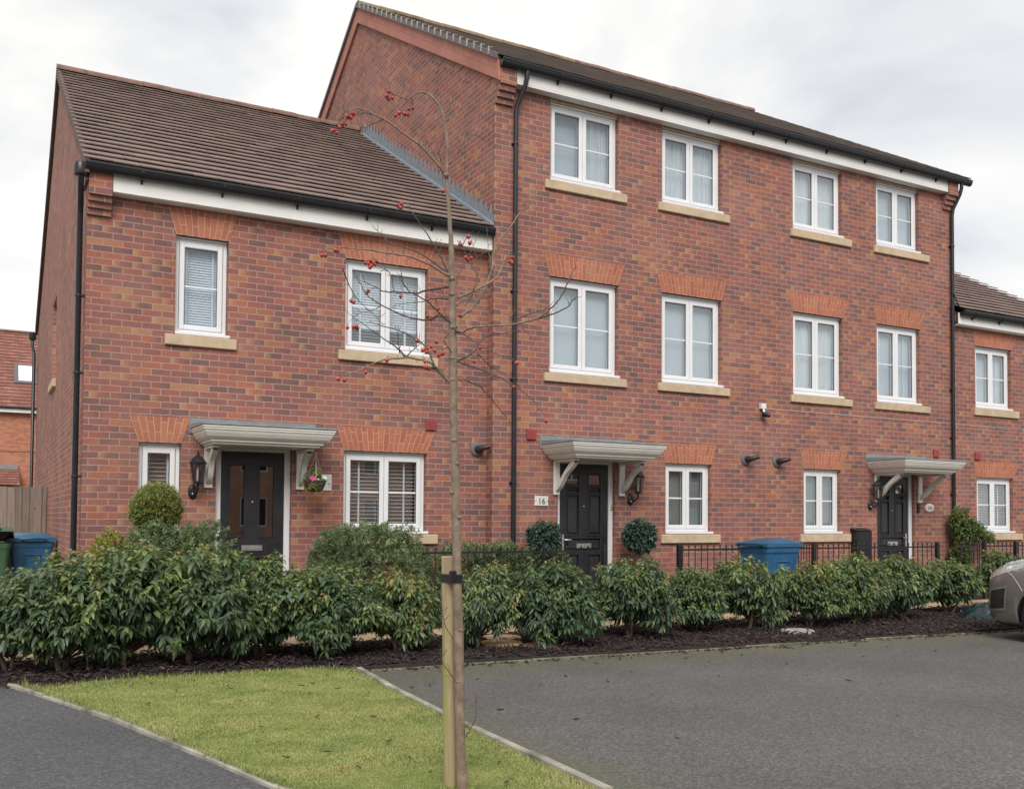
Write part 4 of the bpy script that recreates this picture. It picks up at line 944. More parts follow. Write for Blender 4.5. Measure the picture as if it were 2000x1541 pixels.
def wheelie(name, loc, rot, label, body, lid, lid_open=0.0, h=1.12):
    T = thing(name, loc, label, 'wheelie bin'); T.rotation_euler.z = rot; o = np.zeros(3); ORG[T.name] = o
    w0, w1, d0, d1 = .225, .29, .235, .34; zb, zt_ = .06, h-.12
    m = MB(); secs = []
    for t, ww, dd in ((0, w0, d0), (.15, w0+.01, d0+.012), (.9, w1-.006, d1-.012), (.93, w1+.008, d1), (1.0, w1+.012, d1+.006)):
        z = zb+(zt_-zb)*t; r_ = .05; c = []
        for sx, sy, a0 in ((1, 1, 0), (-1, 1, 90), (-1, -1, 180), (1, -1, 270)):
            for a in (0, 30, 60, 90): c.append((sx*(ww-r_)+r_*math.cos(rad(a0+a)), sy*(dd-r_)+r_*math.sin(rad(a0+a)), z))
        secs.append(c)
    k = len(secs[0])
    for a, b in zip(secs, secs[1:]):
        for i in range(k): m.face([a[i], a[(i+1) % k], b[(i+1) % k], b[i]], smooth=True)
    m.face(secs[0][::-1]); m.face(secs[-1])
    # raised frame on two sides
    for sx in (-1, 1):
        x_ = sx*(w0+(w1-w0)*.5)
        P = [(-.13, .30), (.13, .30), (.13, .80), (-.13, .80)]
        for (a, b), (c, d) in zip(P, P[1:]+P[:1]):
            f = lambda z: sx*(w0+(w1-w0)*((z-zb)/(zt_-zb))+.004)
            m.tube([(f(b), a, b), (f(d), c, d)], .011, 6)
    for k_ in (-1, 1):
        P = [(-.10, .35), (.10, .35), (.10, .82), (-.10, .82)]
        for (a, b), (c, d) in zip(P, P[1:]+P[:1]):
            f = lambda z: k_*(d0+(d1-d0)*((z-zb)/(zt_-zb))+.002)
            m.tube([(a, f(b), b), (c, f(d), d)], .011, 6)
    m.build('bin_body', body, T)
    L = MB(); lw, ld = w1+.03, d1+.03; N_ = 8
    G = [[(x*lw, y*ld, .018+.055*(1-abs(x)**4)*(1-abs(y)**3) + .02*(1-abs(x)**8)*(math.sin((y+1)*2.2))) for y in np.linspace(-1, 1, N_)] for x in np.linspace(-1, 1, N_)]
    for i in range(N_-1):
        for j in range(N_-1): L.face([G[i][j], G[i+1][j], G[i+1][j+1], G[i][j+1]], smooth=True)
    edge = [G[i][0] for i in range(N_)]+[G[N_-1][j] for j in range(1, N_)]+[G[i][N_-1] for i in range(N_-2, -1, -1)]+[G[0][j] for j in range(N_-2, 0, -1)]
    for a, b in zip(edge, edge[1:]+edge[:1]): L.face([(a[0], a[1], -.035), (b[0], b[1], -.035), b, a])
    L.tube([(-.17, -ld-.02, .0), (-.10, -ld-.055, .012), (.10, -ld-.055, .012), (.17, -ld-.02, .0)], .014, 8)
    for sx in (-.22, .22): L.tube([(sx-.03, ld+.0, .0), (sx+.03, ld+.0, .0)], .03, 8)
    L.tube([(-.2, ld+.045, .01), (.2, ld+.045, .01)], .013, 8)
    lo = L.build('bin_lid', lid, T); lo.location = (0, ld*.95, zt_+.045); lo.rotation_euler.x = -lid_open
    for v in lo.data.vertices: v.co.y -= ld*.95
    for sx in (-1, 1):
        w = MB(); w.lathe([(.0, -.025), (.09, -.025), (.10, -.015), (.10, .015), (.09, .025), (.0, .025)], (sx*.24, .27, .10), 16, axis='x'); w.build('wheel', M['tyre'], T)
    return T
p = aZ(1497, 1047, 1.17); wheelie('wheelie_bin', (3.93, -1.26, .05), rad(93), 'blue wheelie bin standing on the paving between the two tall houses', M['bluepl'], M['bluelid'])
wheelie('wheelie_bin', (-5.60, 4.25, .05), rad(6), 'blue wheelie bin against the gable wall by the wooden fence', M['bluepl'], M['bluelid'])
wheelie('wheelie_bin', (-6.14, 3.75, .05), rad(-4), 'green wheelie bin with its lid ajar, left of the blue bin by the fence', M['greenpl'], M['greenpl'], .22)

# ------------------------------------------------------------------ planting
def leaves(P, D, n_per, L, Wd, droop, spread, rnd0, shoot_len, rg, up=.25, tipnew=.35, curl=.25):
    """whorls of drooping leaves at shoot tips P pointing along D; returns V, F, rnd"""
    ns = len(P); n = ns*n_per; k = np.tile(np.arange(n_per), ns); si = np.repeat(np.arange(ns), n_per)
    d = D[si]; ref = np.where(np.abs(d[:, 2:3]) < .9, np.array([[0, 0, 1.]]), np.array([[1., 0, 0]]))
    e1 = np.cross(d, ref); e1 /= np.linalg.norm(e1, axis=1, keepdims=True); e2 = np.cross(d, e1)
    ang = k*2.39996 + rg.uniform(0, 6.28, ns)[si] + rg.normal(0, .25, n)
    rd = np.cos(ang)[:, None]*e1 + np.sin(ang)[:, None]*e2
    t = (k+rg.uniform(0, .6, n))/n_per
    base = P[si] - d*(t*shoot_len)[:, None]
    A = d*(1-spread*(0.35+.65*t))[:, None] + rd*(spread)*(0.4+.6*t)[:, None] + rg.normal(0, .12, (n, 3)); A[:, 2] -= droop*(.25+.75*t)
    A /= np.linalg.norm(A, axis=1, keepdims=True)
    S = np.cross(A, np.array([[0, 0, 1.]])+.45*rg.normal(0, 1, (n, 3))); S /= np.linalg.norm(S, axis=1, keepdims=True)
    Nn = np.cross(S, A); Nn *= np.sign(Nn[:, 2:3]+1e-6)
    l = L*rg.uniform(.65, 1.15, n)*(.55+.6*np.minimum(1, .25+t*1.4)); w = Wd*rg.uniform(.8, 1.15, n)*(l/L)
    c = lambda a, b, h, q: base + A*(l*a)[:, None] + S*(w*b)[:, None] + Nn*(w*h)[:, None] + np.array([[0, 0, -1.]])*(l*curl*q)[:, None]
    V = np.stack([c(0, 0, 0, 0), c(.28, .42, .16, .05), c(.28, 0, 0, .05), c(.28, -.42, .16, .05), c(.64, .40, .12, .32), c(.64, 0, -.03, .32), c(.64, -.40, .12, .32), c(1, 0, 0, .85)], 1)
    T = np.array([(0, 1, 2), (0, 2, 3), (1, 4, 5), (1, 5, 2), (2, 5, 6), (2, 6, 3), (4, 7, 5), (5, 7, 6)])
    F = (T[None]+8*np.arange(n)[:, None, None]).reshape(-1, 3)
    r_ = rnd0[si] + rg.normal(0, .10, n) + tipnew*np.maximum(0, .45-t)*1.8
    return V.reshape(-1, 3), F, np.repeat(np.clip(r_, 0, 1), 8)
def shell_points(ells, n, rg, zmin, inner=.45):
    P, D = [], []; vol = np.array([e[1][0]*e[1][1]*e[1][2] for e in ells]); vol = vol/vol.sum()
    for (c, r), f in zip(ells, vol):
        m_ = int(n*f)+1; q = rg.normal(0, 1, (m_*2, 3)); q /= np.linalg.norm(q, axis=1, keepdims=True)
        rr = inner+(1-inner)*rg.uniform(0, 1, m_*2)**.55; pts = np.array(c)+q*rr[:, None]*np.array(r)
        d = q*.8+np.array([0, 0, .5])+rg.normal(0, .22, q.shape); d /= np.linalg.norm(d, axis=1, keepdims=True)
        ok = pts[:, 2] > zmin; P.append(pts[ok][:m_]); D.append(d[ok][:m_])
    return np.vstack(P), np.vstack(D)
ZTOP = {}
def bush(name, seed, ells, n, n_per, L, Wd, droop, spread, mat, shoot=.16, zmin=.15, stems=3, label=None, cat='bush', group=None, rbias=(.1, .6), tipnew=.3, inner=.45, loc=(0, 0, 0), stem_mat='stem', lump=.12, curl=.25, cut=None):
    rg = np.random.default_rng(seed)
    T = thing(name, (0, 0, 0), label or name, cat, group)
    P, D = shell_points(ells, n, rg, zmin, inner)
    # lumpy outline
    lum = np.array([mnoise.noise(Vector(p*3.1+seed)) for p in P]); c0 = np.mean([e[0] for e in ells], axis=0); P = P+(P-c0)*(lum*lump*2.2)[:, None]
    P = P[P[:, 2] > zmin*.5] if False else P
    P[:, 2] = np.maximum(P[:, 2], zmin)
    zt = P[:, 2].max(); zn = (P[:, 2]-zmin)/(zt-zmin)
    r0 = np.clip(rg.uniform(*rbias, len(P))+.30*(zn-.5)+lum*.25, 0, 1)
    V, F, rn = leaves(P, D, n_per, L, Wd, droop, spread, r0, shoot, rg, tipnew=tipnew, curl=curl)
    V[:, 2] = np.maximum(V[:, 2], .02); ZTOP[seed] = float(np.percentile(V[:, 2], 98.5))
    fast_mesh('foliage', V, F, mat, rn, T)
    m = MB()
    for s in range(stems):
        a = rg.uniform(0, 6.28); b = np.array([math.cos(a)*.03*s, math.sin(a)*.03*s, -.03]); e2 = np.array([math.cos(a)*.12, math.sin(a)*.12, zt*.6]); mid = (b+e2)/2+np.array([rg.normal(0, .03), rg.normal(0, .03), 0])
        m.tube([b, mid, e2], [.022, .017, .008], 7)
    for i in rg.choice(len(P), min(len(P), 70), False):
        q = P[i]-D[i]*shoot; a0 = np.array([q[0]*.12, q[1]*.12, max(.12, q[2]*.35)]); m.tube([a0, (a0+q)/2+np.array([0, 0, .02]), q, P[i]], [.007, .006, .0045, .003], 4, 1, cap=False)
    m.build('stem', [M[stem_mat], M['twig']], T)
    T.location = loc; return T

variants = []
for k in range(16):
    rg = np.random.default_rng(100+k); el = [((0, 0, .66), (.50, .46, .46))]
    for j in range(5):
        a = j*1.26+rg.uniform(-.5, .5); q_ = rg.uniform(.75, 1.35); el.append(((.28*q_*math.cos(a), .25*q_*math.sin(a), .58+rg.uniform(-.20, .24)), (.30*rg.uniform(.7, 1.15), .29, .30*rg.uniform(.7, 1.15))))
    variants.append((el, 300+k))
HG = 'laurel bushes in the hedge along the bark bed'
# px of the stem foot, px of the top, width scale, label
HB = [(20, 1308, 1105, 1.0, 'laurel bush at the far left end of the hedge, cut by the photo edge'),
 (118, 1312, 1082, 1.3, 'laurel bush in the hedge in front of the bins and the left downpipe'),
 (240, 1303, 1056, 1.34, 'tall laurel bush in the hedge below the clipped round shrub'),
 (367, 1296, 1058, 1.36, 'tall laurel bush in the hedge, in front of the lantern left of the glazed door'),
 (510, 1282, 1080, 1.28, 'laurel bush in the hedge in front of the glazed black door'),
 (640, 1280, 1098, 1.2, 'laurel bush in the hedge left of the pale grey-green rounded shrub'),
 (782, 1274, 1106, .92, 'narrow lighter green laurel bush just left of the wooden stake'),
 (934, 1268, 1092, .88, 'laurel bush in the hedge just right of the young tree trunk'),
 (1085, 1262, 1086, 1.15, 'blue-green laurel bush in the hedge in front of the clipped bush left of door 16'),
 (1232, 1246, 1080, 1.12, 'laurel bush in the hedge in front of the clipped bush right of door 16'),
 (1355, 1234, 1100, 1.0, 'low laurel bush in the hedge left of the right-hand blue bin'),
 (1464, 1230, 1080, 1.0, 'laurel bush in the hedge in front of the right-hand blue bin'),
 (1583, 1225, 1090, 1.05, 'laurel bush in the hedge behind the round concrete cover'),
 (1672, 1218, 1076, 1.05, 'laurel bush in the hedge in front of the black meter box'),
 (1762, 1210, 1078, 1.05, 'laurel bush in the hedge in front of door 14'),
 (1853, 1198, 1086, 1.08, 'laurel bush beside the parked car with gaps low in its branches')]
protos = {}; TINT = [0, 0, .03, -.02, 0, .02, .20, .04, -.10, -.06, .02, .06, .17, .13, .05, .09]
for i, (px, py, pt, ws, lab) in enumerate(HB):
    v = i; foot = aZ(px, py, .045); ht = aY(px, pt, foot[1])[2]
    if v not in protos:
        el, sd_ = variants[v]; T = bush('laurel_bush', sd_, el, 480, 15, .079, .036, .72, .90, M['laurel'], zmin=.16, label=lab, cat='bush', group=HG, shoot=.17, stems=2, rbias=(.05+TINT[i], .6+TINT[i]), tipnew=.38, curl=.55); protos[v] = T
    else: T = copy_tree(protos[v])
    T['label'] = lab; T['group'] = HG; T['category'] = 'bush'
    T.location = (foot[0], foot[1]-(.05 if i < 6 else 0), .04); sz = (ht-.04)/ZTOP[variants[v][1]]*(.90 if i < 6 else .875); T.scale = (ws*.98, ws*.95, sz); T.rotation_euler.z = rad(47*i)
for x, y, s, lab in ((8.5, -1.9, .95, 'laurel bush behind the parked car in front of the right-hand railing'), (9.7, -2.1, .9, 'laurel bush farthest right, behind the bonnet of the parked car')):
    T = copy_tree(protos[7 if x < 9 else 10]); T['label'] = lab; T.location = (x, y, .04); T.scale = (s, s, .92*s); T.rotation_euler.z = x
# a low second plant filling the long left part of the bed
def mound(name, seed, loc, rx_, ry_, h, mat, label, n=520, n_per=9, L=.038, Wd=.011, cat='shrub', group=None, droop=.0, spread=.75, zmin=.1, flat=2.6, rb=(.1, .7), shoot=.07, box=False, z0=0.0, inner=.72, full=False):
    rg = np.random.default_rng(seed); q = rg.normal(0, 1, (n*3, 3)); q[:, 2] = q[:, 2] if full else np.abs(q[:, 2])-.15*(1 if not box else 0)
    e = (np.abs(q)**flat).sum(1)**(1/flat); q = q/e[:, None]; q = q[q[:, 2] > (-2 if full else -.2)][:n]; rr = inner+(1-inner)*rg.uniform(0, 1, len(q))**.5
    P = q*rr[:, None]*np.array([rx_, ry_, h]); 
    lum = np.array([mnoise.noise(Vector(p*3.6+seed)) for p in P]); P = P*(1+lum*.10)[:, None]; P[:, 2] += z0; P = P[P[:, 2] > zmin]; 
    D = np.stack([P[:, 0]/rx_, P[:, 1]/ry_, (P[:, 2]-z0)/h*1.0+.35], 1)+rg.normal(0, .28, P.shape); D /= np.linalg.norm(D, axis=1, keepdims=True)
    T = thing(name, (0, 0, 0), label, cat, group); r0 = rg.uniform(*rb, len(P))+.18*(P[:, 2]/(h+z0)-.6)+np.array([mnoise.noise(Vector(p*2.2+seed+9)) for p in P])*.3
    V, F, rn = leaves(P, D, n_per, L, Wd, droop, spread, np.clip(r0, 0, 1), shoot, rg, tipnew=.25, curl=.1)
    fast_mesh('foliage', V, F, mat, rn, T)
    m = MB()
    for s in range(5):
        a = rg.uniform(0, 6.28); m.tube([(0, 0, -.05), (math.cos(a)*rx_*.25, math.sin(a)*ry_*.25, (z0+h)*.4), (math.cos(a)*rx_*.5, math.sin(a)*ry_*.5, (z0+h)*.7)], [.018, .012, .005], 6)
    for i in rg.choice(len(P), min(60, len(P)), False):
        m.tube([(P[i][0]*.3, P[i][1]*.3, max(.05, P[i][2]*.45) if not full else z0-h*.5), P[i]-D[i]*shoot*.3], [.005, .002], 4, cap=False)
    m.build('stem', M['stem'], T); T.location = loc; return T
mound('rounded_shrub', 21, (-2.0, -.48, .05), .80, .38, 1.30, M['hebe'], 'wide grey-green rounded shrub below the ground floor window of the end house', n=3400, n_per=11, L=.056, Wd=.016, flat=4.6, inner=.62)
mound('rounded_shrub', 22, (-4.30, -.60, .05), .72, .40, 1.31, M['hebe'], 'grey-green rounded shrub behind the hedge left of the glazed black door', n=2900, n_per=11, L=.052, Wd=.016, flat=4.2, inner=.62)
mound('golden_shrub', 23, (-5.0, -.60, .05), .34, .30, 1.24, M['yellowleaf'], 'small golden yellow shrub at the foot of the left downpipe', n=800, n_per=9, L=.045, Wd=.022)
mound('low_hedge', 24, (-.1, -.36, .05), 1.16, .26, 1.06, M['hebe'], 'low clipped box hedge behind the railing left of door 16', n=3600, n_per=10, L=.036, Wd=.019, flat=7, box=True, inner=.6)
# clipped balls
mound('clipped_ball_shrub', 25, (-4.50, -.42, .0), .31, .31, .31, M['balleaf'], 'yellow-green clipped round shrub below the narrow window of the end house', n=2600, n_per=9, L=.030, Wd=.016, flat=2.0, z0=1.53, zmin=1.1, inner=.5, full=True)
mound('clipped_ball_shrub', 35, (-4.50, -.42, .0), .29, .29, .28, M['balleaf'], 'x', n=10, z0=1.5) if False else None
def potted(loc, seed, label, r_=.26, zc=1.17, loose=0.0):
    rg = np.random.default_rng(seed); T = thing('potted_bush', (0, 0, 0), label, 'potted plant', 'clipped bushes beside door 16'); n = 420
    q = rg.normal(0, 1, (n, 3)); q /= np.linalg.norm(q, axis=1, keepdims=True); rr = .55+.45*rg.uniform(0, 1, n)**.5; P = q*rr[:, None]*r_*(1+loose*rg.normal(0, .35, (n, 1))); 
    lum = np.array([mnoise.noise(Vector(p*7+seed)) for p in P]); P *= (1+lum*(.18+loose))[:, None]; P[:, 2] = P[:, 2]*.95+zc; D = q+np.array([0, 0, .35])+rg.normal(0, .3, q.shape); D /= np.linalg.norm(D, axis=1, keepdims=True)
    V, F, rn = leaves(P, D, 8, .062, .034, .35, .85, rg.uniform(.05, .7, n), .06, rg, tipnew=.2); fast_mesh('foliage', V, F, M['bayleaf'], rn, T)
    m = MB(); m.tube([(0, 0, .45), (.01, 0, .8), (0, .01, zc)], [.022, .018, .012], 8); m.build('stem', M['stem'], T)
    m = MB(); s = [(.13, .0), (.135, .02), (.17, .52), (.19, .525), (.19, .565), (.165, .565), (.16, .53)]; m.lathe([(a*1.0, b) for a, b in s], (0, 0, .0), 20); m.build('plant_pot', M['black'], T)
    T.location = loc; return T
potted((.60, -.40, .06), 31, 'dark blue-green bush in a black pot left of door 16, loosely clipped', .25, 1.13, .12); potted((2.22, -.40, .06), 32, 'dark blue-green ball bush in a black pot right of door 16', .26, 1.14)
bush('climbing_shrub', 41, [((0, 0, 1.33), (.30, .22, .34)), ((.30, -.02, 1.22), (.34, .2, .22)), ((-.05, 0, .75), (.24, .2, .35)), ((.62, -.05, 1.12), (.22, .15, .12))], 720, 9, .058, .030, .3, .8, M['boxleaf'], zmin=.35, stems=6, label='dark leafy shrub trained up the wall left of the far right window', cat='shrub', loc=(9.62, -.25, .06), stem_mat='twig', shoot=.09, rbias=(.0, .55))

# ------------------------------------------------------------------ hanging basket
HBk = thing('hanging_basket', (-2.60, -.21, 1.77), 'brown wicker hanging basket of pink and white flowers beside the glazed black door', 'hanging basket')
c = np.array([-2.60, -.21, 1.77]); m = MB()
for k in range(13):
    t = k/12; z = t*.125; r_ = .062+.072*math.sqrt(t); m.tube([c+np.array([math.cos(a)*r_*(1+.015*math.sin(9*a+k*2)), math.sin(a)*r_, z+.004*math.sin(7*a+k)]) for a in np.linspace(0, 2*math.pi, 25)], .0072, 5, cap=False)
m.lathe([(.0, .002), (.06, .0), (.128, .118), (0, .119)], c, 20); m.build('basket', M['wicker'], HBk)
m = MB(); hk = c+np.array([.015, .01, .46])
for a in (0.3, 2.4, 4.5): m.tube([c+np.array([math.cos(a)*.135, math.sin(a)*.135, .12]), hk], .0025, 4)
m.tube([hk, hk+np.array([0, 0, .03])], .004, 5); m.build('hanging_chain', M['steel'], HBk)
rg = np.random.default_rng(5); n = 70; P = np.stack([rg.normal(0, .065, n), rg.normal(0, .065, n), .12+np.abs(rg.normal(0, .045, n))], 1)+c; D = (P-c)*np.array([1, 1, .6])+np.array([0, 0, .08]); D /= np.linalg.norm(D, axis=1, keepdims=True)
tall = rg.uniform(0, 1, n) < .16; P[tall, 2] += rg.uniform(.03, .10, tall.sum())
tr = rg.uniform(0, 1, n) < .10; P[tr] = c+np.stack([rg.uniform(-.12, .02, tr.sum()), -.14*np.ones(tr.sum()), rg.uniform(.02, .1, tr.sum())], 1)
V, F, rn = leaves(P, D, 7, .055, .028, .35, .8, rg.uniform(.2, .9, n), .05, rg); fast_mesh('foliage', V, F, M['boxleaf'], rn, HBk)
def flower(p, s, mt):
    m = MB()
    for j in range(5):
        a = j*1.2566+p[0]*50; d = np.array([math.cos(a), -.35, math.sin(a)]); e = np.array([-math.sin(a), 0, math.cos(a)]); p = np.array(p)
        m.face([p, p+d*s*.6+e*s*.35, p+d*s, p+d*s*.6-e*s*.35])
    m.lathe([(0, -.004), (s*.18, 0), (0, .004)], p, 6); return m.build('flower', mt, HBk)
for dx_, dz, s, k in ((-.085, .165, .030, 'pink'), (-.055, .16, .030, 'pink'), (-.07, .14, .026, 'pink'), (.07, .175, .026, 'whitepetal'), (.095, .165, .022, 'whitepetal'), (-.02, .20, .018, 'orangeleaf'), (.0, .14, .016, 'whitepetal')): flower(c+np.array([dx_, -.13, dz]), s, M[k])

# ------------------------------------------------------------------ young crab apple tree, stake and tie
FW = R[:, 1]; base = aZ(903, 1538, .03); D0 = float(np.dot(base-CAM, FW))
TR = thing('crab_apple_tree', tuple(base), 'bare young tree with a slim trunk and red fruit, tied to a wooden stake', 'tree')
trunkpx = [(904, 1552, 12.5), (903, 1530, 11.4), (901, 1490, 10.2), (899, 1400, 9.7), (897, 1300, 9.3), (895, 1200, 9.0), (893, 1100, 8.6), (891, 1000, 8.4), (888.5, 900, 8.3), (886, 800, 8.0), (885, 742, 8.2), (884.5, 700, 7.6), (884, 645, 7.8), (883.5, 600, 7.0), (883.5, 560, 6.6), (882.5, 530, 5.8), (881.5, 480, 4.7), (879, 430, 4.2), (875, 380, 3.7), (872.5, 343, 3.5), (874, 322, 2.9), (874.5, 296, 2.6), (873, 267, 2.5), (867, 229, 2.3), (857, 205, 2.1), (845, 191, 1.9), (832, 181.5, 1.7), (813, 183.6, 1.5), (799, 195, 1.3), (787, 207, 1.2), (771, 221.5, .9), (764, 230, .6)]
PXM = F_PX/D0
def depth_at(k, n, d1, seed): return D0 + d1*k/max(1, n-1) + .02*math.sin(k*1.7+seed)*(k > 0)
def smooth_pts(P, sub=3):
    o = []
    for i in range(len(P)-1):
        p0, p1, p2, p3 = P[max(i-1, 0)], P[i], P[i+1], P[min(i+2, len(P)-1)]
        for s in range(sub):
            t = s/sub; o.append(.5*((2*p1)+(-p0+p2)*t+(2*p0-5*p1+4*p2-p3)*t*t+(-p0+3*p1-3*p2+p3)*t**3))
    return o+[P[-1]]
m = MB(); pts = [np.array([*aD(x, y, D0), r_/PXM]) for x, y, r_ in trunkpx]; pts = smooth_pts(pts, 3); rgk = np.random.default_rng(12)
P3, rr = [], []
for i, q in enumerate(pts):
    kn = 1+.10*max(0, rgk.normal(0, 1))*(i > 8) ; P3.append(q[:3]+rgk.normal(0, .0012, 3)); rr.append(q[3]*kn)
m.tube(P3, rr, 10)
for (x, y) in ((884, 742), (884, 700), (884, 640), (883, 575), (883, 545), (872, 343), (887, 860), (892, 905), (884, 962), (897, 1010), (899, 1230), (896, 1330)):      # knuckles and old bud scars
    q = aD(x, y, D0-.012); m.lathe([(.004, -.014), (.017, -.005), (.018, .004), (.005, .014)], q, 7)
m.build('trunk', M['bark'], TR)
BR = [ # start radius px, end depth offset, points
 (2.7, -.25, '871,343 857,322 828,290 793,264 757,237 728,223 705,213 687,216 674,220'),
 (1.1, -.15, '728,224 711,221 693,226 680,236'), (.9, .1, '749,234 723,245 712,251 706,249'),
 (1.5, .35, '879,322 895,296 909,270 921,235 927,203 930,167'), (.8, .4, '912,264 930,265 945,274'), (.9, .5, '930,172 921,162 912,163'),
 (1.2, .2, '867,337 851,308 837,278 832,272'), (1.0, -.2, '862,318 858,296 866,276 868,262'),
 (2.7, -.35, '880,533 874,538 848,521 804,502 758,495 723,489 696,487 667,484 635,489'),
 (1.9, .25, '872,530 834,503 799,486 763,476 752,465 726,441'), (1.9, -.3, '876,533 857,495 839,465 816,430 796,400'),
 (1.1, .2, '892,547 909,512 926,480 932,462'), (2.8, .4, '895,581 927,568 965,547 980,527 988,500 992,498'),
 (1.3, .15, '909,597 924,573 933,541 918,512 904,483 899,470'), (1.0, .2, '921,517 937,500 954,490'), (.9, .15, '903,483 912,466 917,458'),
 (3.0, .55, '890,640 905,615 921,605 945,570 954,545 962,523 964,498 971,476 996,446 1018,414 1037,400'),
 (1.4, .6, '962,542 959,515 954,490 951,447'), (1.0, .5, '965,500 978,487 990,482'), (.9, .6, '1018,414 1030,408 1022,402'),
 (2.6, -.4, '888,650 901,649 921,640 950,637 991,635 1047,624 1081,598 1101,571 1110,549 1125,522'),
 (1.5, -.45, '1049,625 1086,612 1111,598 1121,584 1135,580'), (1.1, -.3, '991,635 1015,622 1040,612 1060,606 1075,603'),
 (2.4, .3, '885,705 897,704 927,686 939,667 956,654 988,651 1032,640'), (1.1, .4, '988,650 999,620 1006,600'), (.8, .4, '1010,648 1030,650 1036,665'),
 (1.9, -.5, '886,641 915,658 939,676 968,690 1003,702'), (2.1, -.2, '886,704 930,718 962,731 994,747 1009,757 1041,781 1061,810'),
 (1.5, .1, '933,690 948,706 965,719 1003,740'), (1.5, .3, '887,743 912,744 936,754 959,778 983,807 1003,832'),
 (3.0, -.3, '884,751 863,731 848,714 834,706 799,699 758,702 728,711 696,725 667,736'), (1.7, -.4, '794,698 775,678 740,655 699,625'),
 (1.1, -.3, '794,698 805,686 816,676 828,667'), (1.1, -.35, '781,690 778,664 778,635'), (2.0, .25, '848,714 837,687 816,664 778,646 740,635 722,628'),
 (2.4, .45, '884,622 857,617 834,626 793,617 746,597 714,573 704,552 690,541'), (1.7, -.45, '883,632 863,617 834,588 801,570 787,550 784,541'),
 (2.1, .2, '884,560 842,565 816,572 787,572 752,569 737,563 708,550 696,541'), (1.6, .5, '883,585 848,584 816,591 775,594'),
 (1.1, .3, '770,571 763,538 743,515 738,512'), (1.2, .35, '669,524 679,550 696,582 723,608 746,632'), (1.0, -.2, '744,597 732,605 708,610 690,622'),
 (1.0, -.1, '858,616 852,590 846,570'), (1.0, .4, '887,600 905,590 925,583 930,570'), (.9, .2, '895,705 915,700 935,702'), (1.0, -.3, '885,690 868,668 876,652'),
 (.9, -.1, '797,195 785,191 774,187 766,183 759,177'), (.8, -.05, '796,400 789,397 783,401 778,403'), (.8, .1, '803,188 806,200 799,211 791,222'), (.8, .1, '674,220 668,230 660,242 652,254'), (.8, 0, '693,226 684,230 676,238 668,246'),
 (1.0, -.1, '910,1439 923,1416 929,1394 930,1356'), (1.1, -.1, '897,1264 872,1225 864,1196 862,1150'), (1.1, -.1, '898,1336 878,1314 861,1286 859,1272')]
allpts = []; rgb_ = np.random.default_rng(77)
def px_of(p):
    c_ = R.T@(p-CAM); return 1000+F_PX*c_[0]/c_[1], CY-F_PX*c_[2]/c_[1]
for bi, (r0, d1, s) in enumerate(BR):
    q = [tuple(map(float, t.split(','))) for t in s.split()]; n = len(q)
    st = D0
    if allpts and bi not in (0,):                      # begin on whatever it grows from
        dd = min(allpts, key=lambda a: (a[0]-q[0][0])**2+(a[1]-q[0][1])**2)
        if (dd[0]-q[0][0])**2+(dd[1]-q[0][1])**2 < 60: st = dd[2]
    P = [np.array([*aD(x, y, st+(d1+D0-st if st == D0 else d1*.4)*k/max(1, n-1)), 0]) for k, (x, y) in enumerate(q)]
    P = smooth_pts(P, 4); P = [a[:3]+rgb_.normal(0, .0016, 3) for a in P]; k = len(P); m = MB()
    rad_ = [max(.0014, 1.08*r0/PXM*(1-.74*i/(k-1))) for i in range(k)]; m.tube(P, rad_, 6)
    for i in range(2, k):
        xx, yy = px_of(P[i]); allpts.append((xx, yy, float(np.dot(P[i]-CAM, FW))))
        if rgb_.random() < .42:                         # short fruiting spurs and buds
            t = P[i]-P[i-1]; t /= np.linalg.norm(t); d = rgb_.normal(0, 1, 3); d -= t*np.dot(d, t); d = d/np.linalg.norm(d)+np.array([0, 0, .3])+t*.5
            l = rgb_.uniform(.012, .045); e_ = P[i]+d*l; m.tube([P[i], P[i]+d*l*.5+rgb_.normal(0, .003, 3), e_], [.0016, .0014, .0010], 4); m.lathe([(.0005, -.003), (.0022, 0), (.0005, .004)], e_, 5)
    m.build('branch', M['bark'] if r0 > 2.5 else M['darktwig'], TR)
AP = '760,179 756,188 759,193 767,192 799,213 791,223 797,224 807,212 773,226 780,221 690,222 686,230 679,228 670,243 676,243 664,249 650,256 658,260 654,255 866,373 780,404 785,398 783,406 777,401 629,499 636,499 655,489 660,490 714,514 720,515 724,509 729,512 726,519 733,517 723,522 730,514 720,568 718,571 783,579 686,588 691,590 899,478 918,475 915,462 910,503 914,507 921,504 996,505 1002,503 999,511 1000,514 996,511 679,640 691,639 696,638 698,641 814,665 817,666 853,668 842,677 835,681 826,684 834,687 850,685 857,694 861,692 865,690 830,706 831,717 835,718 838,720 756,704 715,727 661,740 673,742 856,603 899,616 835,618 938,679 926,706 1010,709 1004,756 1067,822'
m0 = None
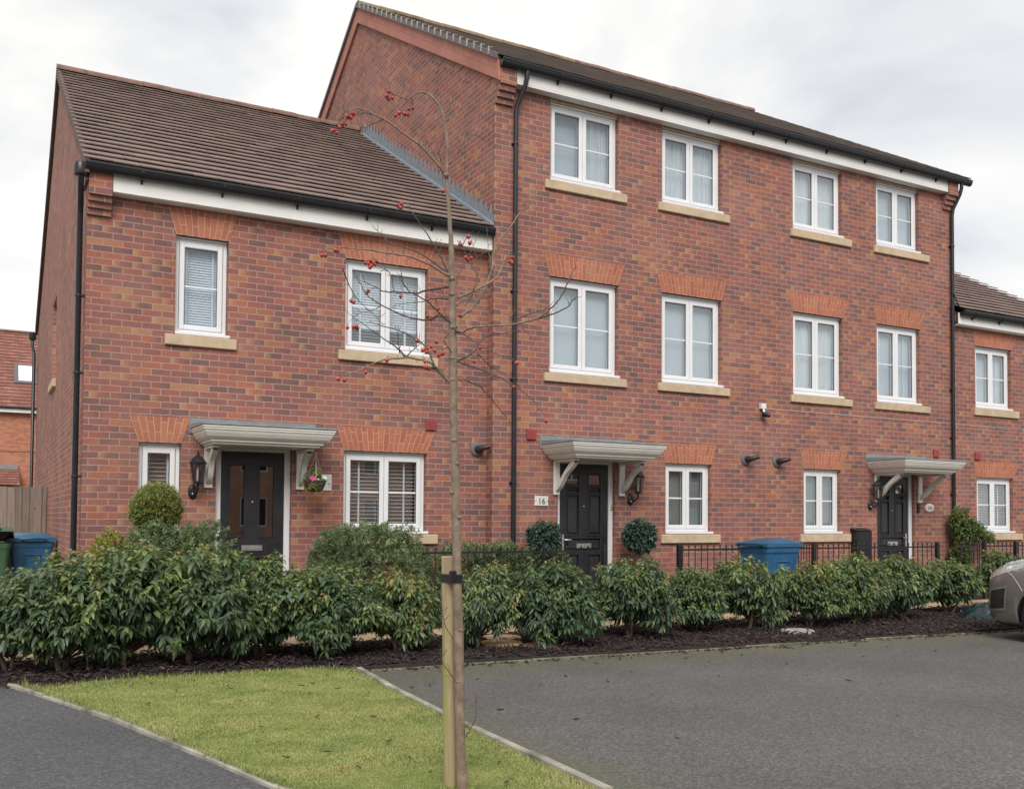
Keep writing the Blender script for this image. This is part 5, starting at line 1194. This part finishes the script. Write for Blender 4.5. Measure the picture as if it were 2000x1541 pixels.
for t in AP.split():
    x, y = map(float, t.split(',')); dd = min(allpts, key=lambda a: (a[0]-x)**2+(a[1]-y)**2); r_ = random.uniform(.0092, .0125); p = aD(x, y, dd[2]-.01)
    q = MB(); q.lathe([(.001, -r_*.95), (r_*.5, -r_*.84), (r_*.85, -r_*.5), (r_, 0), (r_*.85, r_*.52), (r_*.5, r_*.82), (r_*.15, r_*.86)], p, 10)
    q.lathe([(.0035, -r_*1.18), (.0042, -r_*.98), (.001, -r_*.90)], p, 6, m=1); a = aD(dd[0], dd[1], dd[2]); 
    if np.linalg.norm(a-p) > .09: a = p+(a-p)/np.linalg.norm(a-p)*.05
    q.tube([p+np.array([0, 0, r_*.8]), p+np.array([0, 0, r_*1.6])+(a-p)*.3, a], .0010, 4, m=1); q.build('crab_apple', [M['fruit'], M['calyx']], TR)
ST = aZ(880, 1530, .0); zt_ = aD(875, 1086, D0+.05)[2]
m = MB(); a, b = aD(880, 1545, D0+.06), aD(875.5, 1086, D0+.06); n = 14; r_ = 13.2/PXM
ring = [(r_*1.0*math.cos(t), r_*1.0*math.sin(t)) for t in np.linspace(0, 2*math.pi, n, endpoint=False)]
V = [(a[0]+p, a[1]+q, a[2]-.05) for p, q in ring]+[(b[0]+p, b[1]+q, b[2]-.006) for p, q in ring]+[(b[0]+p*.86, b[1]+q*.86, b[2]) for p, q in ring]
m.add(V, [(i, (i+1) % n, n+(i+1) % n, n+i) for i in range(n)]+[(n+i, n+(i+1) % n, 2*n+(i+1) % n, 2*n+i) for i in range(n)]+[tuple(range(2*n, 3*n))], 0, 0, False)
tag(m.build('wooden_stake', M['stake']), 'round pale wooden stake, green with algae, beside the young tree trunk', 'stake')
TT = thing('tree_tie', tuple(aD(883, 1128, D0)), 'black rubber strap with a buckle binding the young tree to its stake', 'tree tie')
ca, cb = aD(876, 1128, D0+.06), aD(893.6, 1128, D0); ra, rb = r_+.003, 8.7/PXM+.003; dv = (cb-ca)[:2]; th = math.atan2(dv[1], dv[0]); P = []
for t in np.linspace(math.pi/2, 3*math.pi/2, 12): P.append((ca[0]+ra*math.cos(th+t), ca[1]+ra*math.sin(th+t)))
for t in np.linspace(-math.pi/2, math.pi/2, 12): P.append((cb[0]+rb*math.cos(th+t), cb[1]+rb*math.sin(th+t)))
m = MB(); n = len(P); zc = ca[2]; h = 8/PXM; cen = (ca+cb)/2
for (p, q) in zip(P, P[1:]+P[:1]):
    oo = lambda u: (u[0]+(u[0]-cen[0])*.045, u[1]+(u[1]-cen[1])*.045)
    m.add([(*p, zc-h), (*q, zc-h), (*q, zc+h), (*p, zc+h), (*oo(p), zc-h), (*oo(q), zc-h), (*oo(q), zc+h), (*oo(p), zc+h)], [(4,5,6,7), (3,7,6,2), (0,1,5,4), (1,0,3,2)])
m.build('strap', M['black'], TT)
bk = aD(884.5, 1126, D0-.032); m = MB(); m.box(bk-np.array([.019, .012, .032]), bk+np.array([.019, .012, .032]), bev=.006); m.build('buckle', M['black'], TT)

# ------------------------------------------------------------------ bed: stones, cover, bark, litter
def disc(name, p, r_, h, mat, label, cat, group=None, seed=0, sq=1.0):
    rg = np.random.default_rng(seed); m = MB(); n = 22; w = [1+rg.normal(0, .03) for _ in range(n)]
    def ring(k, z): return [(p[0]+r_*k*w[i]*math.cos(6.2832*i/n), p[1]+r_*k*w[i]*math.sin(6.2832*i/n)*sq, z) for i in range(n)]
    L = [ring(1, .03), ring(1.0, .03+h*.7), ring(.95, .03+h)]
    for a, b in zip(L, L[1:]):
        for i in range(n): m.face([a[i], a[(i+1) % n], b[(i+1) % n], b[i]], smooth=True)
    m.face(L[-1]); return tag(m.build(name, mat), label, cat, group)
disc('stepping_stone', (-.90, -1.98), .24, .045, M['sandstone'], 'buff stepping stone nearest the paved path, right of the tree trunk', 'stepping stone', 'round buff stepping stones in the bark bed', 1)
disc('stepping_stone', (-1.17, -2.48), .24, .055, M['sandstone'], 'buff stepping stone in the middle of the three, nearest the tree trunk', 'stepping stone', 'round buff stepping stones in the bark bed', 2)
disc('stepping_stone', (-.80, -2.72), .20, .035, M['sandstone'], 'mossy buff stepping stone nearest the tarmac, below the laurel bush', 'stepping stone', 'round buff stepping stones in the bark bed', 3)
disc('round_cover', (2.72, -3.03), .215, .055, M['concrete'], 'round pale grey concrete cover lying in the bark bed near the kerb', 'cover', None, 4)

def chips(n, seed):
    rg = np.random.default_rng(seed); x = rg.uniform(-6.3, 8.6, n*2); y = rg.uniform(-4.0, -1.5, n*2)
    yk = np.interp(x, [-6.3, -6.05, -5.75, -5.0, -4.2, -3.4, -3.12, 0, 8.6], [-2.2, -2.75, -3.0, -2.84, -2.97, -3.0, -3.27, -3.49, -4.04])
    over = rg.exponential(.03, n*2)*(rg.random(n*2) < .35); ok = y > yk-over*2; x, y = x[ok][:n], y[ok][:n]; n = len(x)
    l = rg.uniform(.024, .07, n)*(1+.7*(rg.random(n) < .15)); w = l*rg.uniform(.22, .45, n); h = rg.uniform(.003, .008, n)
    a = rg.uniform(0, 6.283, n); p = rg.normal(0, .28, n); q = rg.normal(0, .25, n)
    ax = np.stack([np.cos(a)*np.cos(p), np.sin(a)*np.cos(p), np.sin(p)], 1); sd = np.stack([-np.sin(a)*np.cos(q), np.cos(a)*np.cos(q), np.sin(q)], 1); nn = np.cross(ax, sd)
    inside = y > yk[ok][:n]+.03; z = np.where(inside, .052+rg.exponential(.014, n), .012); c = np.stack([x, y, z], 1)
    for sx_, sy_, sr_ in ((-.90, -1.98, .25), (-1.17, -2.48, .25), (-.80, -2.72, .21), (2.72, -3.03, .225)): c[(x-sx_)**2+(y-sy_)**2 < sr_**2, 2] = -.05
    V = []
    for s0, s1, s2 in ((-1,-.8,-1),(1,-.6,-1),(.8,1,-1),(-.9,.7,-1),(-.95,-.7,1),(.9,-.5,1),(.75,.9,1),(-.85,.6,1)):
        V.append(c+ax*(l*s0/2)[:, None]+sd*(w*s1/2)[:, None]+nn*(h*s2/2)[:, None])
    V = np.stack(V, 1).reshape(-1, 3); T = np.array([(3,2,1,0),(4,5,6,7),(0,1,5,4),(1,2,6,5),(2,3,7,6),(3,0,4,7)]); F = (T[None]+8*np.arange(n)[:, None, None]).reshape(-1, 4)
    return V, F, np.repeat(np.clip(rg.beta(1.6, 3.2, n), 0, 1), 8)
V, F, rn = chips(26000, 3); tag(fast_mesh('bark_mulch', V, F, M['chip'], rn), 'dark purple-brown bark chips spread under the laurel hedge', 'mulch', kind='stuff')

def grass(n, seed):
    rg = np.random.default_rng(seed); y = -2.72-rg.random(n*3)**.85*5.9; xl = np.interp(-y, [-p[1] for p in KL], [p[0] for p in KL]); xr = np.interp(-y, [-p[1] for p in KR], [p[0] for p in KR])
    u = rg.random(n*3); x = xl-.01+(xr-xl-.025)*u; top = np.interp(x, [-6, -5.75, -5.0, -4.2, -3.4, -3.1], [-2.9, -3.0, -2.84, -2.97, -3.0, -3.3])+rg.normal(0, .05, n*3); ok = y < top; x, y, xl, xr, top = x[ok][:n], y[ok][:n], xl[ok][:n], xr[ok][:n], top[ok][:n]; n = len(x)
    tuft = np.array([mnoise.noise(Vector((a*2.2, b*2.2, 1.7))) for a, b in zip(x, y)])
    h = rg.uniform(.005, .015, n)*(1+.6*tuft); edge = np.exp(-((x-xl)/.07)**2)*1.6+.2*np.exp(-((xr-x)/.06)**2); h *= 1+.9*edge; back = np.exp(-np.abs(top-y)/.16); h *= 1+2.4*back*(rg.random(n) < .5)
    a = rg.uniform(0, 6.283, n); ln = rg.uniform(.2, 1.1, n)*h; w = rg.uniform(.0016, .0034, n)*(1+np.maximum(0, (-5.2-y))*-.05)
    bx = np.stack([x, y, np.full(n, .026)], 1); d = np.stack([np.cos(a), np.sin(a), np.zeros(n)], 1); s = np.stack([-np.sin(a), np.cos(a), np.zeros(n)], 1); up = np.array([[0, 0, 1.]])
    V = np.stack([bx-s*w[:, None], bx+s*w[:, None], bx+d*(ln*.4)[:, None]+up*(h*.62)[:, None]+s*(w*.75)[:, None], bx+d*(ln*.4)[:, None]+up*(h*.62)[:, None]-s*(w*.75)[:, None], bx+d*ln[:, None]+up*h[:, None]], 1).reshape(-1, 3)
    T = np.array([(0,1,2),(0,2,3),(3,2,4)]); F = (T[None]+5*np.arange(n)[:, None, None]).reshape(-1, 3); return V, F, np.repeat(np.clip(rg.beta(2, 2.4, n)+tuft*.35, 0, 1), 5)
V, F, rn = grass(150000, 4); tag(fast_mesh('grass', V, F, M['grass'], rn), 'short yellow-green grass covering the small front lawn', 'grass', kind='stuff')

def litter(seed, mat):
    rg = np.random.default_rng(seed); m = MB(); n = 5; pts = []
    for i in range(n+1):
        t = i/n; w = .011*math.sin(math.pi*min(1, t*.9+.06)); pts.append((t*.06-.03, w, .004+.006*math.sin(t*3+seed)))
    for a, b in zip(pts, pts[1:]):
        m.face([(a[0], -a[1], a[2]+.005), (b[0], -b[1], b[2]+.005), (b[0], 0, b[2]), (a[0], 0, a[2])]); m.face([(a[0], 0, a[2]), (b[0], 0, b[2]), (b[0], b[1], b[2]+.007), (a[0], a[1], a[2]+.007)])
        m.face([(a[0], a[1], a[2]+.0055), (b[0], b[1], b[2]+.0055), (b[0], 0, b[2]-.0015), (a[0], 0, a[2]-.0015)]); m.face([(a[0], 0, a[2]-.0015), (b[0], 0, b[2]-.0015), (b[0], -b[1], b[2]+.0035), (a[0], -a[1], a[2]+.0035)])
    return m.build('dead_leaf', mat)
lf = [tag(litter(s, M['deadleaf']), 'dark dead leaf or bark scrap lying on the grey tarmac drive', 'dead leaf', 'dead leaves and bark scraps on the tarmac') for s in (1, 2, 3)]
for o in lf: o.location = (1e-3, 0, 0)
rg = np.random.default_rng(9); used = 0
spots = [(1832, 1270), (1650, 1330), (1722, 1338), (1340, 1278), (1130, 1400), (980, 1385), (840, 1340), (800, 1346), (820, 1352), (1770, 1270), (1575, 1315), (1410, 1320), (1280, 1360), (1480, 1275), (1615, 1266), (1730, 1262), (1890, 1262), (1105, 1318), (1010, 1302), (930, 1330), (1050, 1340), (1190, 1325), (1320, 1440), (1745, 1395), (1240, 1305), (1385, 1292), (1540, 1290), (1690, 1281), (1160, 1300), (1440, 1284)]
for i, (px, py) in enumerate(spots):
    o = lf[i] if i < 3 else lf[i % 3].copy()
    if i >= 3: COL.objects.link(o)
    p = aZ(px+rg.normal(0, 6), py+rg.normal(0, 3), .004); o.location = (p[0], p[1], .004); o.rotation_euler = (0, 0, rg.uniform(0, 6.28)); s = rg.uniform(.4, 1.0); o.scale = (s, s*1.2, s)
lg = [tag(litter(s, M['deadleaf']), 'dark dead leaf or bark scrap lying in the short lawn grass', 'dead leaf', 'dead leaves and bark scraps on the lawn') for s in (4, 5)]
spots = [(258, 1339), (296, 1336), (445, 1340), (515, 1350), (290, 1375), (435, 1385), (510, 1420), (560, 1425), (610, 1335), (640, 1320), (660, 1345), (690, 1325), (205, 1345), (380, 1330), (345, 1350), (505, 1450), (450, 1345), (590, 1340), (730, 1400), (760, 1450), (800, 1480), (640, 1470), (840, 1510), (990, 1530), (975, 1490), (700, 1500), (560, 1480), (470, 1370), (620, 1400), (155, 1375), (990, 1470), (340, 1445)]
for i, (px, py) in enumerate(spots):
    o = lg[i] if i < 2 else lg[i % 2].copy()
    if i >= 2: COL.objects.link(o)
    p = aZ(px, py, .04); o.location = (p[0], p[1], .044); o.rotation_euler = (rg.normal(0, .2), rg.normal(0, .2), rg.uniform(0, 6.28)); s = rg.uniform(.4, .85); o.scale = (s, s*1.3, s)
for px, py, lab in ((667, 1503, 'small bright orange leaf on the lawn left of the stake'), (1000, 1517, 'pinkish orange leaf on the lawn right of the young tree')):
    o = tag(litter(7, M['orangeleaf']), lab, 'fallen leaf'); p = aZ(px, py, .045); o.location = (p[0], p[1], .045); o.rotation_euler.z = px; o.scale = (.8, 1.6, 1.2)

# ------------------------------------------------------------------ crumpled plastic sheet by the car
PS = aZ(1915, 1212, .04); rg = np.random.default_rng(15); N1, N2 = 40, 26; V = np.zeros((N1, N2, 3))
for i in range(N1):
    for j in range(N2):
        u, v = i/(N1-1)*2-1, j/(N2-1)*2-1; e = max(0, 1-(u*u+v*v*.9)); r2 = mnoise.noise(Vector((u*3.0+v*1.5, v*3.5, 2.2))); cr = abs(mnoise.noise(Vector((u*6.5+v*5.5, v*2.6-u*2, 5))))+.5*abs(mnoise.noise(Vector((u*3+v*13, v*4-u*9, 8))))
        V[i, j] = (u*.62, v*.34, max(.02, .30*e**.8*(1-.25*u)+.07*r2*e**.3-.16*cr*e**.4+.02))
F = np.array([(i*N2+j, (i+1)*N2+j, (i+1)*N2+j+1, i*N2+j+1) for i in range(N1-1) for j in range(N2-1)])
o = tag(fast_mesh('plastic_sheet', V.reshape(-1, 3), F, M['tarp']), 'crumpled dark green plastic sheet on the bark bed behind the car bumper', 'plastic sheet'); o.location = (PS[0]+.36, PS[1]+.02, .03); o.scale = (.85, 1.0, .8); o.rotation_euler.z = rad(-32)

# ------------------------------------------------------------------ parked car (nose towards the bed, mostly beyond the right edge)
CX, CYN = 5.57, -4.02
CARL = 4.0
def sec(s):
    """half section of the body s metres behind the nose: points (x, z) from sill to roof centre"""
    I = lambda xs, ys: float(np.interp(s, xs, ys))
    w = I([0, .04, .10, .18, .30, .45, .7, 1.2, 3.3, 3.8, 3.95, 4.0], [.44, .575, .68, .755, .815, .845, .865, .875, .87, .82, .74, .62])
    zb = I([0, .06, .2, .5, 3.5, 3.9, 4.0], [.34, .23, .19, .18, .19, .26, .36])
    belt = I([0, .05, .12, .22, .38, .6, .9, 1.3, 2.5, 3.6, 3.95, 4.0], [.56, .70, .775, .81, .845, .885, .93, .955, .97, 1.0, .95, .80])
    top = I([0, .05, .12, .22, .38, .6, .9, 1.15, 1.55, 2.0, 2.4, 3.1, 3.55, 3.85, 3.97, 4.0], [.60, .735, .82, .885, .965, 1.025, 1.07, 1.10, 1.36, 1.50, 1.54, 1.52, 1.42, 1.16, .98, .82])
    rw = I([0, .9, 1.15, 1.6, 2.2, 3.4, 3.9, 4.0], [.72, .74, .74, .66, .60, .58, .66, .7])
    t = belt
    return [(0, zb), (w*.80, zb+.005), (w*.945, zb+.06), (w*.985, zb+(t-zb)*.30), (w, zb+(t-zb)*.52), (w*.992, zb+(t-zb)*.72), (w*.972, zb+(t-zb)*.90), (w*.94, t), (w*(.94+rw/.94)/2*.985 if top-t > .2 else w*.90, t+(top-t)*.50), (w*rw/.94 if top-t > .2 else w*.80, t+(top-t)*.86), (w*rw*.72, top-.004), (0, top+.012)]
SS = [0, .015, .04, .07, .10, .14, .18, .24, .30, .38, .45, .55, .7, .9, 1.05, 1.15, 1.35, 1.6, 2.0, 2.4, 2.8, 3.1, 3.4, 3.55, 3.7, 3.85, 3.93, 3.97, 4.0]
CAR = thing('parked_car', (CX, CYN-2.0, 0), 'warm grey hatchback parked nose-in at the right edge of the photo', 'car')
def spt(s, t, side):
    """point on the body: t runs 0..11 along the half section"""
    q = sec(s); i = min(int(t), 10); f = t-i; x = q[i][0]+(q[i+1][0]-q[i][0])*f; z = q[i][1]+(q[i+1][1]-q[i][1])*f; return np.array([CX+side*x, CYN-s, z])
m = MB(); rings = []
for s in SS:
    h = sec(s); rings.append([(CX-x, CYN-s, z) for x, z in h]+[(CX+x, CYN-s, z) for x, z in h[-2:0:-1]])
k = len(rings[0]); V = [p for r_ in rings for p in r_]
F = [(i*k+j, i*k+(j+1) % k, (i+1)*k+(j+1) % k, (i+1)*k+j) for i in range(len(rings)-1) for j in range(k)]
m.add(V, F, 0, 0, True); m.add(rings[0], [tuple(range(k-1, -1, -1))], 0, 0, False); m.add(rings[-1], [tuple(range(k))], 0, 0, False)
body = m.build('body', M['carpaint'], CAR)
import bmesh
bmx = bmesh.new(); bmx.from_mesh(body.data); bmesh.ops.remove_doubles(bmx, verts=bmx.verts, dist=1e-5); bmesh.ops.recalc_face_normals(bmx, faces=bmx.faces); bmx.to_mesh(body.data); bmx.free()
cut = MB()
for s in (.93, 3.28):
    for sd_ in (-1, 1): cut.lathe([(0, -.16), (.345, -.16), (.345, .16), (0, .16)], (CX+sd_*.80, CYN-s, .315), 36, axis='x', smooth=False)
co = cut.build('cutter', M['tyre'], CAR); bmx = bmesh.new(); bmx.from_mesh(co.data); bmesh.ops.remove_doubles(bmx, verts=bmx.verts, dist=1e-5); bmesh.ops.recalc_face_normals(bmx, faces=bmx.faces); bmx.to_mesh(co.data); bmx.free()
md = body.modifiers.new('b', 'BOOLEAN'); md.object = co; md.operation = 'DIFFERENCE'; md.solver = 'EXACT'; md.material_mode = 'TRANSFER'
dg = bpy.context.evaluated_depsgraph_get(); nm = bpy.data.meshes.new_from_object(body.evaluated_get(dg)); body.modifiers.clear(); body.data = nm; bpy.data.objects.remove(co)
def patch(name, mat, s0, s1, t0, t1, side, off, parent=CAR, ns=8, n2=4, shape=None):
    m = MB(); G = []
    for i in range(ns+1):
        row = []
        for j in range(n2+1):
            u, v = i/ns, j/n2
            a, b = shape(u, v) if shape else (s0+(s1-s0)*u, t0+(t1-t0)*v)
            p = spt(a, b, side); du = spt(a+.01, b, side)-spt(max(0, a-.01), b, side); dv = spt(a, min(10.9, b+.05), side)-spt(a, max(0, b-.05), side); n_ = np.cross(du, dv); n_ /= np.linalg.norm(n_)+1e-9
            if n_[0]*side < 0 and abs(n_[0]) > .15 or (abs(n_[0]) <= .15 and n_[2] < 0): n_ = -n_
            row.append(p+n_*off)
        G.append(row)
    for i in range(ns):
        for j in range(n2):
            q = [G[i][j], G[i+1][j], G[i+1][j+1], G[i][j+1]]; m.face(q if side < 0 else q[::-1], smooth=True)
    return m.build(name, mat, parent)
for sd_ in (-1, 1):
    hl = lambda u, v: (.14+.86*u, (6.0+1.0*min(1, u*1.6))+v*((8.9-6.0-1.0*min(1, u*1.6))*(1-u**4)*min(1, .45+u*4))+.02)
    h1 = patch('headlight', M['chrome'], 0, 0, 0, 0, sd_, .004, shape=hl, ns=12); patch('headlight_lens', M['lens'], 0, 0, 0, 0, sd_, .009, parent=h1, shape=hl, ns=12)
    fg = lambda u, v: (.175+.24*u+.03*v, 2.95+1.7*v+.15*u)
    f2 = lambda u, v: (.155+.285*u+.03*v, 2.75+2.08*v+.15*u)
    f1 = patch('fog_lamp_surround', M['cartrim'], 0, 0, 0, 0, sd_, .007, shape=f2); patch('fog_lamp_recess', M['tyre'], 0, 0, 0, 0, sd_, .011, parent=f1, shape=fg)
    m = MB(); m.tube([spt(.42+.036*i, 7.0-.36*i, sd_)+np.array([sd_*.001, 0, 0]) for i in range(8)], .0035, 4); m.build('panel_seam', M['chrome'], CAR)
    patch('side_window', M['carglass'], 1.45, 3.3, 7.25, 8.9, sd_, .004, shape=lambda u, v: (1.35+2.1*u+.35*v*(1-u), 7.2+1.75*v))
    for s in (.93, 3.28):
        w = MB(); w.lathe([(.0, -.09), (.20, -.095), (.29, -.085), (.31, -.05), (.31, .05), (.29, .085), (.20, .095), (0, .09)], (CX+sd_*.755, CYN-s, .31), 28, axis='x'); wh = w.build('wheel', M['tyre'], CAR)
        w = MB(); w.lathe([(.0, sd_*.085), (.05, sd_*.10), (.06, sd_*.085), (.17, sd_*.075), (.195, sd_*.098), (.205, sd_*.094)], (CX+sd_*.755, CYN-s, .31), 20, axis='x'); w.build('rim', M['steel'], wh)
    m = MB(); p = spt(1.32, 7.4, sd_); m.lathe([(.0, -.07), (.07, -.05), (.085, 0), (.07, .05), (0, .07)], p+np.array([sd_*.11, 0, .05]), 12, axis='x', squash=.7); m.build('door_mirror', M['carpaint'], CAR)
for nme, a, b in (('windscreen', 1.18, 1.95), ('rear_window', 3.52, 3.88)):
    for sd_ in (-1, 1): patch(nme, M['carglass'], a, b, 8.9, 10.95, sd_, .005)
m = MB(); P = [spt(s_, .9, sd2)+np.array([0, 0, -.012]) for sd2, rng_ in ((-1, (1.0-.42, .45, .3, .18, .1, .04, 0)), (1, (0, .04, .1, .18, .3, .45, .58))) for s_ in rng_]; m.tube(P, .022, 6); m.build('bumper_lip', M['black'], CAR)
m = MB(); m.box((CX-.5, CYN-.012, .40), (CX+.5, CYN+.004, .50), bev=.004); m.build('grille', M['black'], CAR)
